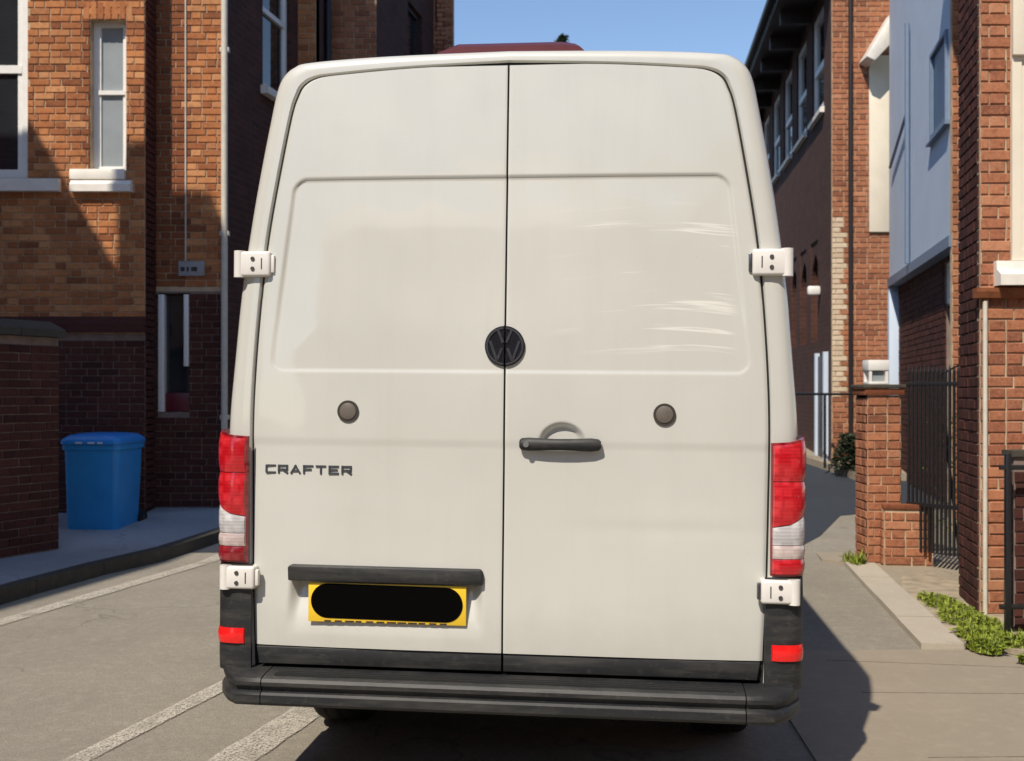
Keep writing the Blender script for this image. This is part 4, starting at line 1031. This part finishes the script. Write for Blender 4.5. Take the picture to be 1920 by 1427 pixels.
def letters(txt, x0, z0, wd, h, gap, st, parent, mat):
    G = {'C': [(.08, 1, 1.05, 1), (0, .1, 0, .9), (.08, 0, 1.05, 0)], 'R': [(0, 0, 0, 1), (0, 1, 1, 1), (1, .45, 1, 1), (.0, .45, 1, .45), (.5, .45, 1, 0)],
         'A': [(0, 0, .5, 1), (.5, 1, 1, 0), (.22, .28, .78, .28)], 'F': [(0, 0, 0, 1), (0, 1, 1, 1), (0, .5, .8, .5)], 'T': [(0, 1, 1, 1), (.5, 0, .5, 1)],
         'E': [(0, 0, 0, 1), (0, 1, 1, 1), (0, .5, .85, .5), (0, 0, 1, 0)]}
    x = x0
    for k, ch in enumerate(txt):
        bm = bmesh.new()
        for n_, (a, b, c, d) in enumerate(G[ch]):
            p, q = Vector((x + a * wd, z0 + b * h)), Vector((x + c * wd, z0 + d * h)); dv = (q - p).normalized() * st * .5; n2 = Vector((-dv.y, dv.x))
            P = [p - dv + n2, q + dv + n2, q + dv - n2, p - dv - n2]; y0 = on((p.x + q.x) / 2, z0, -1)
            vs_ = [bm.verts.new((w_.x, y0 - .0035 - n_ * .0002, w_.y)) for w_ in P] + [bm.verts.new((w_.x, y0 + .003, w_.y)) for w_ in P]
            bm.faces.new(vs_[:4]); [bm.faces.new((vs_[i], vs_[(i + 1) % 4], vs_[4 + (i + 1) % 4], vs_[4 + i])) for i in range(4)]
        vobj(bm_obj('letter', bm, mat, parent)); x += wd + gap
letters('CRAFTER', -.868, 1.202, .031, .025, .0165, .0068, dl, M['letter'])

# corner strips that wrap round the rear edge
def corner_path(s, x_in, y_off, n=9):
    """plan path at the rear corner: from the door edge, round to the side; (x,y)"""
    p = [(x_in, -.012 + y_off), ((x_in + .985) / 2, -.016 + y_off), (.985, -.012 + y_off)]
    for i in range(1, n): a = R(90 * i / n); p.append((.985 + .052 * math.sin(a), .04 - .052 * math.cos(a) + y_off))
    p += [(1.040, .09), (1.041, .15)]
    return [(s * x, y) for x, y in p]
def strip(name, path, zlo, zhi, th, mat, parent, rows=6, belly=.0):
    """curved slab along the path; zlo/zhi functions of t in 0..1"""
    n = len(path); s = 1 if path[-1][0] > 0 else -1
    cx, cy = s * .80, .25; v = []; f = []
    def push(p, k):
        d = Vector((p[0] - cx, p[1] - cy)).normalized(); return (p[0] + d.x * k, p[1] + d.y * k)
    for lay_ in (0, 1):
        for j in range(rows + 1):
            for i, p in enumerate(path):
                t = i / (n - 1); a, b = zlo(t), zhi(t); q = j / rows
                k = 0 if lay_ else th * (1 if 0 < j < rows else .7) * (1 if 0 < i < n - 1 else .7) + belly * math.sin(math.pi * q)
                x, y = push(p, k if lay_ == 0 else -.004); v.append(roll((x, y, a + (b - a) * q)))
    m_ = n * (rows + 1)
    for j in range(rows):
        for i in range(n - 1):
            a = j * n + i; q = (a, a + 1, a + n + 1, a + n); f.append(q); f.append(tuple(m_ + k for k in reversed(q)))
    for i in range(n - 1):
        f.append((i + 1, i, m_ + i, m_ + i + 1)); a = rows * n + i; f.append((a, a + 1, m_ + a + 1, m_ + a))
    for j in range(rows):
        a = j * n; f.append((a, a + n, m_ + a + n, m_ + a)); a = j * n + n - 1; f.append((a + n, a, m_ + a, m_ + a + n))
    o = mesh_obj(name, v, f, mat, parent, smooth=True)
    bm = bmesh.new(); bm.from_mesh(o.data); bmesh.ops.recalc_face_normals(bm, faces=bm.faces[:]); bm.to_mesh(o.data); bm.free()
    o.data.set_sharp_from_angle(angle=R(40)); return o
for s in (-1, 1):
    top = lambda t: 1.333 + .024 * t
    P = corner_path(s, .925, 0)
    tl = strip('tail_light', P, lambda t: .878, top, .010, M['lens_dark'], van, 8)
    tl['label'] = 'left tail light' if s < 0 else 'right tail light'
    Pi = P[:1] + P[1:]; Pi = [(s * (abs(x) + (.006 if i == 0 else 0)), y - .008) for i, (x, y) in enumerate(P)]
    dg = lambda t: 1.045 + .055 * t
    strip('red_lens', Pi, lambda t: 1.2035, lambda t: top(t) - .009, .010, M['lens_red'], tl, 6, .004)
    strip('red_lens', Pi, lambda t: dg(t) + .002, lambda t: 1.2005, .010, M['lens_red'], tl, 6, .004)
    strip('clear_lens', Pi, lambda t: .985, lambda t: dg(t) - .002, .009, M['lens_clear'], tl, 4, .002)
    strip('amber_lens', Pi, lambda t: .938, lambda t: .983, .009, M['lens_amber'], tl, 4, .002)
    strip('lower_lens', Pi, lambda t: .886, lambda t: .936, .009, M['lens_dark'] if s < 0 else M['lens_red'], tl, 4, .002)
    # dark corner plastic with reflector
    cp = strip('corner_panel', corner_path(s, .908, 0), lambda t: .49, lambda t: .872, .006, M['plastic'], van, 8)
    strip('reflector', Pi[:-2], lambda t: .588, lambda t: .642, .008, M['reflector'], cp, 3, .002)
    # hinges: leaf plates with knuckle and two bolts
    for zc, xi, xo, hz, oy in ((1.957, .858, .985, .046, 0), (.825, .892, 1.012, .041, -.034)):
        x0, x1 = (xi, xo) if s > 0 else (-xo, -xi)
        yh = yb(s * xi, zc) + oy
        hg = vobj(box('hinge', (x0, x1, yh - .022, yh + .055, zc - hz, zc + hz), M['hinge'], van, .010, seg=3))
        vobj(cyl('knuckle', (s * (xo - .008), yh - .004, zc - hz - .002), (s * (xo - .008), yh - .004, zc + hz + .002), .021, M['hinge'], hg, 16))
        for q in (-1, 1): vobj(cyl('bolt', (s * (xi + .065), yh - .026, zc + q * .018), (s * (xi + .065), yh - .016, zc + q * .018), .0075, M['bolt'], hg, 10))
        vobj(box('leaf_edge', (min(s * (xi - .012), s * (xi + .002)), max(s * (xi - .012), s * (xi + .002)), yh - .012, yh + .012, zc - hz * .7, zc + hz * .7), M['chrome_dark'] if s > 0 else M['hinge'], hg, .004))
        vobj(box('slot', (min(s * (xi + .03), s * (xi + .034)), max(s * (xi + .03), s * (xi + .034)), yh - .0232, yh - .021, zc - .02, zc + .02), M['bolt'], hg))
# bumper: stepped middle section and two end caps
BP = [(.05, .500), (-.03, .497), (-.095, .492), (-.112, .487), (-.120, .476), (-.119, .462), (-.106, .458), (-.103, .444), (-.118, .440), (-.125, .432), (-.125, .405), (-.115, .394), (-.09, .388), (.05, .385)]
vobj(sweep_x('bumper', BP, -.835, .835, M['plastic'], van))
for i in range(3):
    vobj(box('tread_rib', (-.80, .80, -.085 + i * .022, -.077 + i * .022, .490, .4985), M['rubber'], van))
for s in (-1, 1):
    path = [(s * .839, 0.)]
    for x, y in ((.93, .004), (.975, .012)): path.append((s * x, y))
    for i in range(1, 8): a = R(90 * i / 7); path.append((s * (.975 + .065 * math.sin(a)), .012 + .09 * (1 - math.cos(a))))
    path += [(s * 1.042, .3), (s * 1.042, .62)]
    v = []; f = []; n = len(BP)
    for k, (x, y) in enumerate(path):
        for (py, pz) in BP:
            t = k / (len(path) - 1)
            inward = (py + .125)                      # distance in from the outer face
            wx = smooth01((abs(x) - .93) / .11)
            lift = .02 * wx if pz > .45 else 0
            X = abs(x) - inward * wx * (.45 if pz > .42 else .9); Y = y + py * (1 - wx * .55) + (.03 * wx)
            v.append(roll((s * X, Y, pz + lift)))
    for k in range(len(path) - 1):
        for i in range(n): f.append((k * n + i, k * n + (i + 1) % n, (k + 1) * n + (i + 1) % n, (k + 1) * n + i))
    f += [tuple(range(n)), tuple(range((len(path) - 1) * n, len(path) * n))]
    o = mesh_obj('bumper_end', v, f, M['plastic'], van, smooth=True)
    bm = bmesh.new(); bm.from_mesh(o.data); bmesh.ops.recalc_face_normals(bm, faces=bm.faces[:]); bm.to_mesh(o.data); bm.free(); o.data.set_sharp_from_angle(angle=R(35))
# high brake light housing on the roof edge
bm = bmesh.new(); L_ = []
for y, zt_, k in ((.11, 2.755, 0), (.16, 2.780, .02), (.26, 2.783, .03), (.42, 2.74, .0)):
    L_.append([bm.verts.new((x, y, z)) for x, z in ((-.30, 2.70), (-.27 + k, 2.735), (-.20, zt_), (.18, zt_), (.25 - k, zt_ - .008), (.30, 2.70))])
for a, b in zip(L_, L_[1:]):
    for i in range(5): bm.faces.new((a[i], a[i + 1], b[i + 1], b[i]))
    bm.faces.new((a[5], a[0], b[0], b[5]))
bm.faces.new(L_[0]); bm.faces.new(list(reversed(L_[-1])))
hb = vobj(bm_obj('high_brake_light', bm, M['dark_red'], van, smooth=True, sharp=30)); hb['label'] = 'dark red high brake light on the roof edge'
# wheels
def tyre(x0, x1, y, r_):
    bm = bmesh.new(); seg = 40; w_ = x1 - x0
    prof = [(0, r_ * .62), (.0, r_ * .88), (.02, r_ * .96), (.045, r_), (w_ - .045, r_), (w_ - .02, r_ * .96), (w_, r_ * .88), (w_, r_ * .62)]
    rg_ = [[bm.verts.new((x0 + px_, y + pr_ * math.cos(2 * math.pi * i / seg), r_ + pr_ * math.sin(2 * math.pi * i / seg))) for i in range(seg)] for px_, pr_ in prof]
    for a, b in zip(rg_, rg_[1:]):
        for i in range(seg): bm.faces.new((a[i], a[(i + 1) % seg], b[(i + 1) % seg], b[i]))
    bm.faces.new(rg_[0]); bm.faces.new(rg_[-1])
    return bm
for y in (1.15, 4.95):
    for s in (-1, 1):
        x0, x1 = sorted((s * .70, s * .965))
        wh = bm_obj('wheel', tyre(x0, x1, y, .342), M['rubber'], van, smooth=True, sharp=40)
        for k in (-.06, 0, .06): cyl('tread_groove', ((x0 + x1) / 2 + k - .005, y, .342), ((x0 + x1) / 2 + k + .005, y, .342), .3432, M['under'], wh, 40)
        cyl('rim', (s * .955, y, .342), (s * .972, y, .342), .2, M['steel'], wh, 32)
for s in (-1, 1): vobj(box('mud_flap', (min(s * .70, s * .96), max(s * .70, s * .96), .74, .752, .24, .53), M['rubber'], van, .003))
